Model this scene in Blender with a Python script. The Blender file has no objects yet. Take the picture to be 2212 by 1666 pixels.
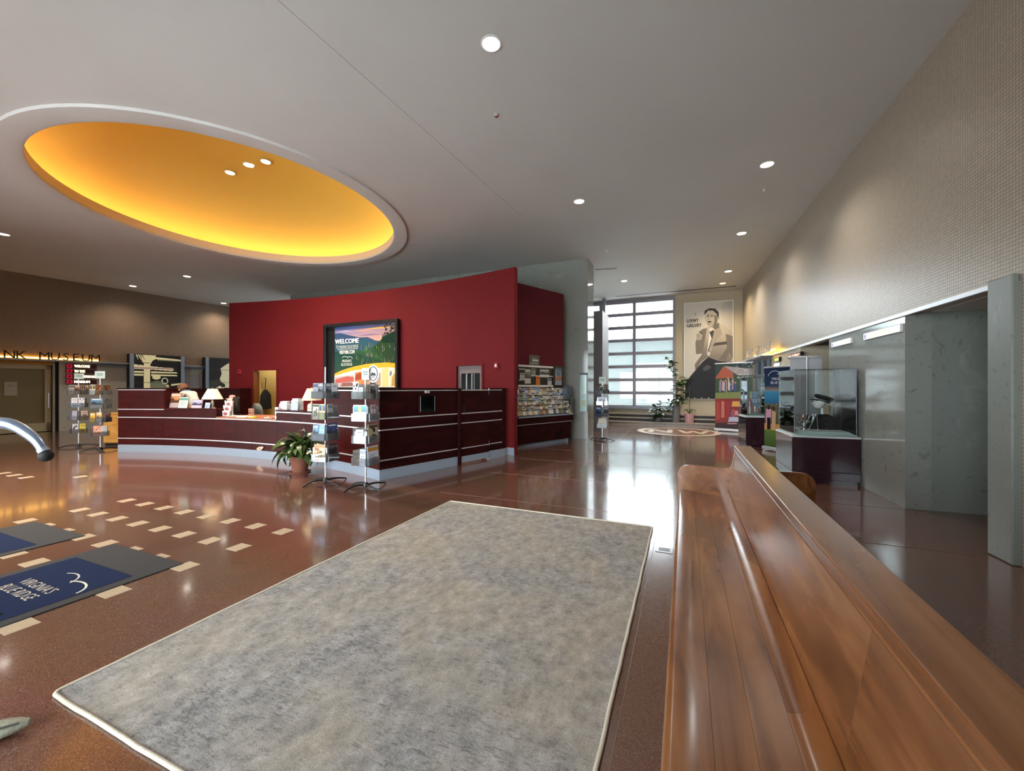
import bpy, bmesh, math, random
from math import sin, cos, pi, radians, atan2, sqrt
from mathutils import Vector, Matrix

# ------------------------------------------------------------------ camera, world, exposure
SC = bpy.context.scene
COL = SC.collection
F, CX, HY, H, CEIL = 877.0, 1106.0, 838.0, 1.48, 5.2      # focal length in pixels, centre column, horizon row, eye height, ceiling
cam_d = bpy.data.cameras.new('camera')
cam_d.sensor_width = 36.0
cam_d.lens = 36.0 * F / 2212.0
cam_d.shift_y = (HY - 833.0) / 2212.0
cam_d.clip_start = 0.02
cam_d.clip_end = 300
cam = bpy.data.objects.new('camera', cam_d)
cam.location = (0, 0, H)
cam.rotation_euler = (pi / 2, 0, 0)
COL.objects.link(cam)
SC.camera = cam

wd = bpy.data.worlds.new('overcast_sky')
SC.world = wd
wd.use_nodes = True
_bg = wd.node_tree.nodes['Background']
_bg.inputs[0].default_value = (0.86, 0.93, 1.0, 1)
_bg.inputs[1].default_value = 9.0
SC.view_settings.view_transform = 'Standard'
SC.view_settings.look = 'None'
SC.view_settings.gamma = 1
SC.view_settings.use_curve_mapping = False
SC.view_settings.exposure = 1.02
SC.cycles.max_bounces = 8
SC.cycles.diffuse_bounces = 5
SC.cycles.glossy_bounces = 4
SC.cycles.transparent_max_bounces = 16
SC.cycles.sample_clamp_indirect = 6.0
SC.cycles.caustics_reflective = False
SC.cycles.caustics_refractive = False
NEON = 11.0          # strength of the cove tube in the dome
DOWN = 120.0          # watts of a ceiling downlight
DISC = 14.0          # strength of a downlight lens

R = random.Random(7)
TH = radians(23.1)                       # yaw of the building grid
A2 = Vector((sin(TH), cos(TH)))          # along the hall, towards the big window
B2 = Vector((cos(TH), -sin(TH)))         # across the hall, to the right


def G(px, py, z=0.0):
    Y = F * (H - z) / (py - HY)
    return Vector(((px - CX) / F * Y, Y))


class Fr:
    """A vertical plane seen from the room: x runs right along it, y goes away into it, z is up."""
    def __init__(s, O, U):
        s.O = Vector(O); s.U = Vector(U).normalized(); s.N = Vector((-s.U.y, s.U.x)); s.rot = atan2(s.U.y, s.U.x)
    def u(s, px):
        k = (px - CX) / F
        return (k * s.O.y - s.O.x) / (s.U.x - k * s.U.y)
    def z(s, px, py):
        Y = s.O.y + s.U.y * s.u(px)
        return H + (HY - py) * Y / F
    def at(s, u, d=0.0, z=0.0):
        p = s.O + s.U * u + s.N * d
        return Vector((p.x, p.y, z))
    def off(s, d):
        return Fr(s.O + s.N * d, s.U)


class Arc:
    def __init__(s, c, r):
        s.c = Vector(c); s.r = r
    def phi(s, px, dr=0.0):
        k = (px - CX) / F; r = s.r + dr
        a = k * k + 1; b = -2 * (k * s.c.x + s.c.y); c = s.c.x ** 2 + s.c.y ** 2 - r * r
        Y = (-b + sqrt(b * b - 4 * a * c)) / (2 * a)
        return atan2(Y - s.c.y, k * Y - s.c.x)
    def pt(s, phi, dr=0.0, z=0.0):
        r = s.r + dr
        return Vector((s.c.x + r * cos(phi), s.c.y + r * sin(phi), z))
    def z(s, px, py, dr=0.0):
        return H + (HY - py) * s.pt(s.phi(px, dr), dr).y / F


FAR = Fr((8.74, 15.39), (0.92, -0.392))
RIGHT = Fr((4.317, 3.634), (-0.352, -0.936))
LEFT = Fr((-16.13, 12.79), (0.473, 0.881))
CORE = Fr((2.18, 11.65), (0.92, -0.392))
REAR = Fr((1.487, -3.89), (-0.92, 0.392))
SIDE = Fr((-2.11, 6.46), (0.64, 0.768))
RACKF = Fr((0.13, 9.83), (0.714, 0.70))
RACKW = Fr((0.13, 10.2), (0.714, 0.70))
DESK = Arc((-9.695, -1.833), 11.241)
RED = Arc((-12.748, -8.753), 21.797)


# ------------------------------------------------------------------ materials
def lin(c):
    return tuple((x / 12.92 if x <= 0.04045 else ((x + 0.055) / 1.055) ** 2.4) for x in (v / 255.0 for v in c))


def newmat(name):
    m = bpy.data.materials.new(name); m.use_nodes = True
    nt = m.node_tree
    return m, nt, nt.nodes, nt.links, nt.nodes['Principled BSDF']


def simple(name, c, rough=0.5, metal=0.0, spec=0.5, coat=0.0, noise=None, bump=None, emit=0.0, coords='Object', stretch=(1, 1, 1)):
    """c in 0..255; noise = (scale, darker/lighter amount); bump = (scale, strength)"""
    m, nt, N, L, P = newmat(name)
    col = lin(c)
    P.inputs['Base Color'].default_value = (*col, 1)
    P.inputs['Roughness'].default_value = rough
    P.inputs['Metallic'].default_value = metal
    P.inputs['Specular IOR Level'].default_value = spec
    P.inputs['Coat Weight'].default_value = coat
    P.inputs['Coat Roughness'].default_value = 0.08
    if emit:
        P.inputs['Emission Color'].default_value = (*col, 1); P.inputs['Emission Strength'].default_value = emit
    if noise or bump:
        tc = N.new('ShaderNodeTexCoord'); mp = N.new('ShaderNodeMapping'); L.new(tc.outputs[coords], mp.inputs[0])
        mp.inputs['Scale'].default_value = stretch
    if noise:
        t = N.new('ShaderNodeTexNoise'); t.inputs['Scale'].default_value = noise[0]; t.inputs['Detail'].default_value = 5
        L.new(mp.outputs[0], t.inputs['Vector'])
        cr = N.new('ShaderNodeValToRGB'); a = noise[1]
        cr.color_ramp.elements[0].position = 0.3; cr.color_ramp.elements[1].position = 0.7
        cr.color_ramp.elements[0].color = (*[v * (1 - a) for v in col], 1)
        cr.color_ramp.elements[1].color = (*[min(1, v * (1 + a)) for v in col], 1)
        L.new(t.outputs['Fac'], cr.inputs[0]); L.new(cr.outputs[0], P.inputs['Base Color'])
    if bump:
        t2 = N.new('ShaderNodeTexNoise'); t2.inputs['Scale'].default_value = bump[0]; t2.inputs['Detail'].default_value = 4
        L.new(mp.outputs[0], t2.inputs['Vector'])
        b = N.new('ShaderNodeBump'); b.inputs['Strength'].default_value = bump[1]; b.inputs['Distance'].default_value = 0.01
        L.new(t2.outputs['Fac'], b.inputs['Height']); L.new(b.outputs[0], P.inputs['Normal'])
    return m


def ramp(N, stops):
    cr = N.new('ShaderNodeValToRGB'); el = cr.color_ramp.elements
    while len(el) < len(stops): el.new(0.5)
    for e, (p, c) in zip(el, stops):
        e.position = p; e.color = (*lin(c), 1)
    return cr


def m_floor():
    m, nt, N, L, P = newmat('terrazzo')
    tc = N.new('ShaderNodeTexCoord')
    v = N.new('ShaderNodeTexVoronoi'); v.inputs['Scale'].default_value = 330; L.new(tc.outputs['Object'], v.inputs['Vector'])
    sep = N.new('ShaderNodeSeparateColor'); L.new(v.outputs['Color'], sep.inputs[0])
    cr = ramp(N, [(0.0, (98, 68, 56)), (0.45, (116, 80, 65)), (0.8, (128, 89, 72)), (0.97, (152, 115, 94))])
    L.new(sep.outputs[0], cr.inputs[0])
    n = N.new('ShaderNodeTexNoise'); n.inputs['Scale'].default_value = 0.9; n.inputs['Detail'].default_value = 6; L.new(tc.outputs['Object'], n.inputs['Vector'])
    mx = N.new('ShaderNodeMix'); mx.data_type = 'RGBA'; mx.blend_type = 'MULTIPLY'; mx.inputs[0].default_value = 0.45
    L.new(cr.outputs[0], mx.inputs[6]); L.new(n.outputs['Color'], mx.inputs[7])
    hs = N.new('ShaderNodeHueSaturation'); hs.inputs['Value'].default_value = 0.86; L.new(mx.outputs[2], hs.inputs['Color'])
    L.new(hs.outputs[0], P.inputs['Base Color'])
    mr = N.new('ShaderNodeMapRange'); mr.inputs[3].default_value = 0.11; mr.inputs[4].default_value = 0.20
    L.new(n.outputs['Fac'], mr.inputs[0]); L.new(mr.outputs[0], P.inputs['Roughness'])
    P.inputs['Specular IOR Level'].default_value = 0.7; P.inputs['Coat Weight'].default_value = 0.5; P.inputs['Coat Roughness'].default_value = 0.075; P.inputs['Coat IOR'].default_value = 1.6
    n2 = N.new('ShaderNodeTexNoise'); n2.inputs['Scale'].default_value = 5; L.new(tc.outputs['Object'], n2.inputs['Vector'])
    b = N.new('ShaderNodeBump'); b.inputs['Strength'].default_value = 0.03; b.inputs['Distance'].default_value = 0.01
    L.new(n2.outputs['Fac'], b.inputs['Height']); L.new(b.outputs[0], P.inputs['Normal'])
    return m


def m_rug():
    m, nt, N, L, P = newmat('woven_rug')
    tc = N.new('ShaderNodeTexCoord')
    def noise(scale, stretch, detail=8, rough=0.7, dist=0.0):
        mp = N.new('ShaderNodeMapping'); mp.inputs['Scale'].default_value = stretch; L.new(tc.outputs['Object'], mp.inputs[0])
        n = N.new('ShaderNodeTexNoise'); n.inputs['Scale'].default_value = scale; n.inputs['Detail'].default_value = detail
        n.inputs['Roughness'].default_value = rough; n.inputs['Distortion'].default_value = dist; L.new(mp.outputs[0], n.inputs['Vector']); return n
    n1 = noise(11.0, (1, 0.75, 1), 10, 0.80)
    c1 = ramp(N, [(0.28, (126, 124, 120)), (0.43, (168, 164, 156)), (0.54, (188, 182, 172)), (0.68, (212, 208, 202))]); L.new(n1.outputs['Fac'], c1.inputs[0])
    nb = noise(1.3, (1, 1, 1), 4, 0.6)                       # beige and grey-blue zones, and where the worn threads show
    cb = ramp(N, [(0.38, (238, 240, 246)), (0.62, (248, 242, 233))]); L.new(nb.outputs['Fac'], cb.inputs[0])
    n2 = noise(16, (0.9, 3.2, 1), 9, 0.82, 1.2)
    ms = N.new('ShaderNodeMath'); ms.operation = 'MULTIPLY_ADD'; ms.inputs[1].default_value = 0.35; L.new(nb.outputs['Fac'], ms.inputs[0]); L.new(n2.outputs['Fac'], ms.inputs[2])
    c2 = N.new('ShaderNodeValToRGB'); c2.color_ramp.elements[0].position = 0.55; c2.color_ramp.elements[1].position = 0.645
    c2.color_ramp.elements[0].color = (0.46, 0.46, 0.47, 1); c2.color_ramp.elements[1].color = (1, 1, 1, 1); L.new(ms.outputs[0], c2.inputs[0])
    n3 = noise(240, (1, 0.45, 1), 2)
    c3 = N.new('ShaderNodeValToRGB'); c3.color_ramp.elements[0].position = 0.3; c3.color_ramp.elements[1].position = 0.7
    c3.color_ramp.elements[0].color = (0.68, 0.68, 0.68, 1); c3.color_ramp.elements[1].color = (1, 1, 1, 1); L.new(n3.outputs['Fac'], c3.inputs[0])
    last = c1.outputs[0]
    m_dark = N.new('ShaderNodeRGB'); m_dark.outputs[0].default_value = (0.86, 0.87, 0.89, 1)
    for f, o in ((1.0, m_dark), (1.0, cb), (0.85, c2), (1.0, c3)):
        a = N.new('ShaderNodeMix'); a.data_type = 'RGBA'; a.blend_type = 'MULTIPLY'; a.inputs[0].default_value = f
        L.new(last, a.inputs[6]); L.new(o.outputs[0], a.inputs[7]); last = a.outputs[2]
    L.new(last, P.inputs['Base Color'])
    P.inputs['Roughness'].default_value = 0.95; P.inputs['Specular IOR Level'].default_value = 0.1
    bp = N.new('ShaderNodeBump'); bp.inputs['Strength'].default_value = 0.5; bp.inputs['Distance'].default_value = 0.004
    L.new(n3.outputs['Fac'], bp.inputs['Height']); L.new(bp.outputs[0], P.inputs['Normal'])
    return m


def m_wood(name, dark, mid, light, scale=(9, 0.8, 9), rough=0.3, coat=0.25, blotch=0.5):
    m, nt, N, L, P = newmat(name)
    tc = N.new('ShaderNodeTexCoord')
    mp = N.new('ShaderNodeMapping'); mp.inputs['Scale'].default_value = scale; L.new(tc.outputs['Object'], mp.inputs[0])
    oi = N.new('ShaderNodeObjectInfo'); va = N.new('ShaderNodeVectorMath'); va.operation = 'ADD'
    sc = N.new('ShaderNodeVectorMath'); sc.operation = 'SCALE'; sc.inputs[3].default_value = 31.0
    cb = N.new('ShaderNodeCombineXYZ'); L.new(oi.outputs['Random'], cb.inputs[0]); L.new(oi.outputs['Random'], cb.inputs[2])
    L.new(cb.outputs[0], sc.inputs[0]); L.new(mp.outputs[0], va.inputs[0]); L.new(sc.outputs[0], va.inputs[1])
    n = N.new('ShaderNodeTexNoise'); n.inputs['Scale'].default_value = 1.0; n.inputs['Detail'].default_value = 7; n.inputs['Distortion'].default_value = 1.2
    L.new(va.outputs[0], n.inputs['Vector'])
    cr = ramp(N, [(0.25, dark), (0.5, mid), (0.75, light)]); L.new(n.outputs['Fac'], cr.inputs[0])
    n2 = N.new('ShaderNodeTexNoise'); n2.inputs['Scale'].default_value = 2.3; n2.inputs['Detail'].default_value = 3; L.new(tc.outputs['Object'], n2.inputs['Vector'])
    c2 = N.new('ShaderNodeValToRGB'); c2.color_ramp.elements[0].position = 0.3; c2.color_ramp.elements[1].position = 0.65
    c2.color_ramp.elements[0].color = (0.6, 0.56, 0.52, 1); c2.color_ramp.elements[1].color = (1, 1, 1, 1); L.new(n2.outputs['Fac'], c2.inputs[0])
    a = N.new('ShaderNodeMix'); a.data_type = 'RGBA'; a.blend_type = 'MULTIPLY'; a.inputs[0].default_value = blotch
    L.new(cr.outputs[0], a.inputs[6]); L.new(c2.outputs[0], a.inputs[7]); L.new(a.outputs[2], P.inputs['Base Color'])
    P.inputs['Roughness'].default_value = rough; P.inputs['Coat Weight'].default_value = coat; P.inputs['Coat Roughness'].default_value = 0.15
    P.inputs['Specular IOR Level'].default_value = 0.5 if coat else 0.08
    return m


def m_tile(name, c, mortar, size=0.034, rough=0.35):
    m, nt, N, L, P = newmat(name)
    tc = N.new('ShaderNodeTexCoord'); sp = N.new('ShaderNodeSeparateXYZ'); L.new(tc.outputs['Object'], sp.inputs[0])
    cb = N.new('ShaderNodeCombineXYZ'); L.new(sp.outputs[0], cb.inputs[0]); L.new(sp.outputs[2], cb.inputs[1])
    br = N.new('ShaderNodeTexBrick'); br.offset = 0; br.inputs['Scale'].default_value = 1.0
    br.inputs['Brick Width'].default_value = size; br.inputs['Row Height'].default_value = size; br.inputs['Mortar Size'].default_value = size * 0.07
    br.inputs['Color1'].default_value = (*lin(c), 1); br.inputs['Color2'].default_value = (*[x * 0.86 for x in lin(c)], 1)
    br.inputs['Mortar'].default_value = (*lin(mortar), 1)
    L.new(cb.outputs[0], br.inputs['Vector']); L.new(br.outputs['Color'], P.inputs['Base Color'])
    P.inputs['Roughness'].default_value = rough
    b = N.new('ShaderNodeBump'); b.invert = True; b.inputs['Strength'].default_value = 0.35; b.inputs['Distance'].default_value = 0.003
    L.new(br.outputs['Fac'], b.inputs['Height']); L.new(b.outputs[0], P.inputs['Normal'])
    return m


def m_marble(name, base, vein, light, rough=0.12, scale=1.6, slant=(1, 1, 1), spec=0.5):
    m, nt, N, L, P = newmat(name)
    tc = N.new('ShaderNodeTexCoord'); mp = N.new('ShaderNodeMapping'); mp.inputs['Scale'].default_value = slant
    mp.inputs['Rotation'].default_value = (0, 0.5, 0); L.new(tc.outputs['Object'], mp.inputs[0])
    n = N.new('ShaderNodeTexNoise'); n.inputs['Scale'].default_value = scale; n.inputs['Detail'].default_value = 8; n.inputs['Distortion'].default_value = 1.0
    n.inputs['Roughness'].default_value = 0.62
    L.new(mp.outputs[0], n.inputs['Vector'])
    cr = ramp(N, [(0.2, vein), (0.36, base), (0.6, base), (0.8, light)]); L.new(n.outputs['Fac'], cr.inputs[0])
    n2 = N.new('ShaderNodeTexNoise'); n2.inputs['Scale'].default_value = scale * 3.4; n2.inputs['Detail'].default_value = 8; n2.inputs['Distortion'].default_value = 2.0
    L.new(mp.outputs[0], n2.inputs['Vector'])
    c2 = N.new('ShaderNodeValToRGB'); c2.color_ramp.elements[0].position = 0.28; c2.color_ramp.elements[1].position = 0.4
    c2.color_ramp.elements[0].color = (0.5, 0.5, 0.48, 1); c2.color_ramp.elements[1].color = (1, 1, 1, 1); L.new(n2.outputs['Fac'], c2.inputs[0])
    a = N.new('ShaderNodeMix'); a.data_type = 'RGBA'; a.blend_type = 'MULTIPLY'; a.inputs[0].default_value = 0.7
    L.new(cr.outputs[0], a.inputs[6]); L.new(c2.outputs[0], a.inputs[7]); L.new(a.outputs[2], P.inputs['Base Color'])
    P.inputs['Roughness'].default_value = rough; P.inputs['Specular IOR Level'].default_value = spec
    return m


def m_glass(name, tint=(1, 1, 1), gloss=0.06, haze=0.0, rough=0.02):
    m, nt, N, L, P = newmat(name)
    N.remove(P); out = N['Material Output']
    t = N.new('ShaderNodeBsdfTransparent'); t.inputs[0].default_value = (*tint, 1)
    g = N.new('ShaderNodeBsdfGlossy'); g.inputs['Roughness'].default_value = rough
    fr = N.new('ShaderNodeFresnel'); fr.inputs[0].default_value = 1.45
    ad = N.new('ShaderNodeMath'); ad.operation = 'ADD'; ad.inputs[1].default_value = gloss; L.new(fr.outputs[0], ad.inputs[0])
    mx = N.new('ShaderNodeMixShader'); L.new(ad.outputs[0], mx.inputs[0]); L.new(t.outputs[0], mx.inputs[1]); L.new(g.outputs[0], mx.inputs[2])
    last = mx
    if haze:
        d = N.new('ShaderNodeBsdfTranslucent'); d.inputs[0].default_value = (0.9, 0.95, 0.95, 1)
        m2 = N.new('ShaderNodeMixShader'); m2.inputs[0].default_value = haze
        L.new(mx.outputs[0], m2.inputs[1]); L.new(d.outputs[0], m2.inputs[2]); last = m2
    L.new(last.outputs[0], out.inputs[0])
    return m


def m_print(name, rough=0.5, emit=0.0, spec=0.4):
    m, nt, N, L, P = newmat(name)
    a = N.new('ShaderNodeAttribute'); a.attribute_name = 'Col'
    L.new(a.outputs['Color'], P.inputs['Base Color'])
    P.inputs['Roughness'].default_value = rough; P.inputs['Specular IOR Level'].default_value = spec
    if emit:
        L.new(a.outputs['Color'], P.inputs['Emission Color']); P.inputs['Emission Strength'].default_value = emit
    return m


def m_emit(name, c, s):
    m, nt, N, L, P = newmat(name)
    P.inputs['Base Color'].default_value = (0, 0, 0, 1)
    P.inputs['Emission Color'].default_value = (*lin(c), 1); P.inputs['Emission Strength'].default_value = s
    return m


M = dict(
    floor=m_floor(), rug=m_rug(),
    rug_edge=simple('rug_binding', (196, 188, 172), 0.95, bump=(200, 0.4)),
    inlay=simple('tan_inlay', (164, 146, 122), 0.3, noise=(60, 0.12)),
    brass=simple('brass_strip', (112, 88, 70), 0.4, metal=0.3),
    ceiling=simple('ceiling_paint', (201, 200, 197), 0.8, noise=(0.6, 0.03)),
    ceiling_line=simple('ceiling_joint_line', (150, 146, 142), 0.8),
    dome=simple('yellow_dome_paint', (246, 206, 90), 0.6),
    lip=simple('cream_lip_paint', (226, 206, 176), 0.6),
    wall_tile=m_tile('mosaic_tile', (186, 172, 152), (112, 104, 94)),
    wall_tan=simple('tan_wall', (186, 174, 150), 0.6),
    marble=m_marble('grey_green_marble', (140, 142, 136), (84, 84, 80), (164, 166, 160), rough=0.09, scale=1.3, slant=(1, 1, 1.6)),
    marble_dull=m_marble('honed_marble', (128, 132, 126), (72, 72, 68), (154, 156, 150), rough=0.35, scale=1.8, slant=(1.5, 1.5, 0.9)),
    red=simple('red_wall_paint', (99, 22, 26), 0.7, spec=0.15, noise=(0.8, 0.06)),
    wine=simple('wine_wall_paint', (100, 30, 42), 0.6, spec=0.2),
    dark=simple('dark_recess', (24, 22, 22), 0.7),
    oak=m_wood('bench_oak', (88, 50, 27), (138, 87, 48), (166, 115, 72), scale=(7, 0.7, 7), rough=0.26, coat=0.3, blotch=0.8),
    mahogany=m_wood('mahogany', (44, 8, 7), (58, 12, 10), (70, 18, 14), scale=(1.2, 1.2, 5), rough=0.45, coat=0.0, blotch=0.25),
    mahogany_dark=m_wood('dark_mahogany', (30, 12, 14), (44, 14, 14), (54, 19, 18), scale=(1.2, 1.2, 5), rough=0.45, coat=0.0, blotch=0.25),
    laminate=simple('plum_laminate', (44, 22, 32), 0.12, coat=0.5),
    yellow_oak=m_wood('yellow_oak', (176, 120, 48), (202, 146, 66), (220, 168, 90), scale=(2, 2, 8), rough=0.45, coat=0.1),
    door_wood=m_wood('door_wood', (96, 56, 26), (130, 80, 40), (152, 100, 56), scale=(6, 6, 1), rough=0.45, coat=0.1),
    silver=simple('satin_aluminium', (225, 225, 228), 0.42, metal=0.7),
    chrome=simple('chrome', (225, 228, 232), 0.08, metal=1.0),
    steel=simple('painted_steel', (150, 156, 165), 0.4, metal=0.3),
    arm_steel=simple('blue_grey_steel', (150, 164, 184), 0.3, metal=0.75),
    frame=simple('grey_window_frame', (150, 148, 158), 0.45),
    plinth=simple('pale_plinth', (138, 150, 164), 0.4),
    stone=simple('ledge_stone', (158, 146, 132), 0.35, noise=(8, 0.1)),
    black=simple('black_plastic', (18, 18, 19), 0.4),
    rubber=simple('black_rubber', (14, 14, 15), 0.7),
    white=simple('white_card', (228, 228, 226), 0.55),
    paper=simple('paper', (214, 212, 206), 0.7),
    glass=m_glass('clear_glass', (0.97, 0.99, 0.985), 0.0),
    stone_light=m_marble('pale_stone', (190, 188, 178), (150, 148, 138), (206, 204, 196), rough=0.3, scale=1.2),
    pane=m_glass('window_glass', (0.96, 0.98, 0.98), 0.0, haze=0.03),
    dimmed_pane=m_glass('dimmed_window_glass', (0.86, 0.90, 0.89), 0.0, haze=0.04),  # lower panes tinted to tame the glare; dimming put into the glass colour
    acrylic=m_glass('clear_acrylic', (0.90, 0.92, 0.94), 0.08, haze=0.13),
    bluefilm=m_glass('blue_film', (0.5, 0.7, 0.95), 0.08, haze=0.45),
    blueglass=m_glass('blue_glass', (0.45, 0.65, 0.85), 0.1, haze=0.3),
    greenglass=simple('green_glass', (150, 186, 172), 0.12, coat=0.5),
    shade=simple('lamp_shade', (232, 208, 168), 0.8, emit=0.1),
    ceramic=simple('cream_ceramic', (206, 196, 178), 0.25),
    terracotta=simple('terracotta', (126, 74, 56), 0.75, noise=(12, 0.12)),
    pink_pot=simple('pink_glazed_pot', (206, 160, 160), 0.35),
    grey_pot=simple('grey_pot', (120, 122, 122), 0.5),
    soil=simple('soil', (48, 36, 28), 0.95),
    leaf=simple('dark_leaf', (44, 72, 38), 0.32, noise=(9, 0.25)),
    leaf2=simple('lily_leaf', (62, 82, 34), 0.35, noise=(8, 0.35)),
    stem=simple('green_stem', (86, 92, 58), 0.6),
    flower=simple('white_flower', (236, 236, 224), 0.5),
    skin=simple('skin', (198, 150, 124), 0.55),
    hair=simple('brown_hair', (110, 70, 44), 0.6, bump=(120, 0.5), stretch=(1, 1, 0.2)),
    shirt=simple('pale_grey_shirt', (206, 204, 198), 0.85),
    trousers=simple('dark_trousers', (48, 50, 58), 0.85),
    scarf=simple('blue_collar', (88, 116, 158), 0.85),
    wool=simple('black_wool', (16, 16, 18), 0.9, bump=(90, 0.4)),
    mannequin=simple('white_mannequin', (216, 214, 208), 0.45),
    chairfab=simple('grey_chair_fabric', (84, 88, 82), 0.9),
    mat=simple('charcoal_mat', (34, 32, 32), 0.95, bump=(150, 0.5)),
    grille=simple('dark_grille', (56, 54, 56), 0.6),
    concrete=simple('outside_concrete', (54, 60, 58), 0.8, noise=(0.7, 0.08)),
    canopy=simple('outside_pale_canopy', (214, 222, 224), 0.7),
    ground=simple('outside_paving', (232, 230, 226), 0.9, noise=(2, 0.1)),
    back_wall=simple('yellow_office_wall', (206, 182, 118), 0.7),
    print=m_print('print', 0.5), print_gloss=m_print('print_glossy', 0.25), print_mat=m_print('print_on_mat', 0.95, spec=0.05),
    print_lit=m_print('print_backlit', 0.5, 0.2), sign_lit=m_print('lit_lettering', 0.5, 3.0),
    neon=m_emit('cove_tube', (255, 234, 196), NEON),
    glow=m_emit('letter_strip', (255, 190, 84), 9.0),
    glow2=m_emit('letter_strip_yellow', (255, 206, 70), 9.0),
    disc=m_emit('downlight_lens', (255, 246, 232), DISC),
    disc_warm=m_emit('warm_downlight_lens', (255, 200, 110), DISC * 0.5),
)


# ------------------------------------------------------------------ mesh building
_txt = {}


def glyphs(s, bold=0.0):
    key = (s, bold)
    if key not in _txt:
        c = bpy.data.curves.new('t', 'FONT'); c.body = s; c.size = 1.0; c.resolution_u = 2; c.offset = bold
        o = bpy.data.objects.new('t', c); COL.objects.link(o)
        dg = bpy.context.evaluated_depsgraph_get()
        me = bpy.data.meshes.new_from_object(o.evaluated_get(dg))
        vs = [(v.co.x, v.co.y) for v in me.vertices]; fs = [tuple(p.vertices) for p in me.polygons]
        xs = [v[0] for v in vs] or [0]; ys = [v[1] for v in vs] or [0]
        _txt[key] = (vs, fs, min(xs), max(xs), min(ys), max(ys))
        bpy.data.objects.remove(o); bpy.data.meshes.remove(me); bpy.data.curves.remove(c)
    return _txt[key]


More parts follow.
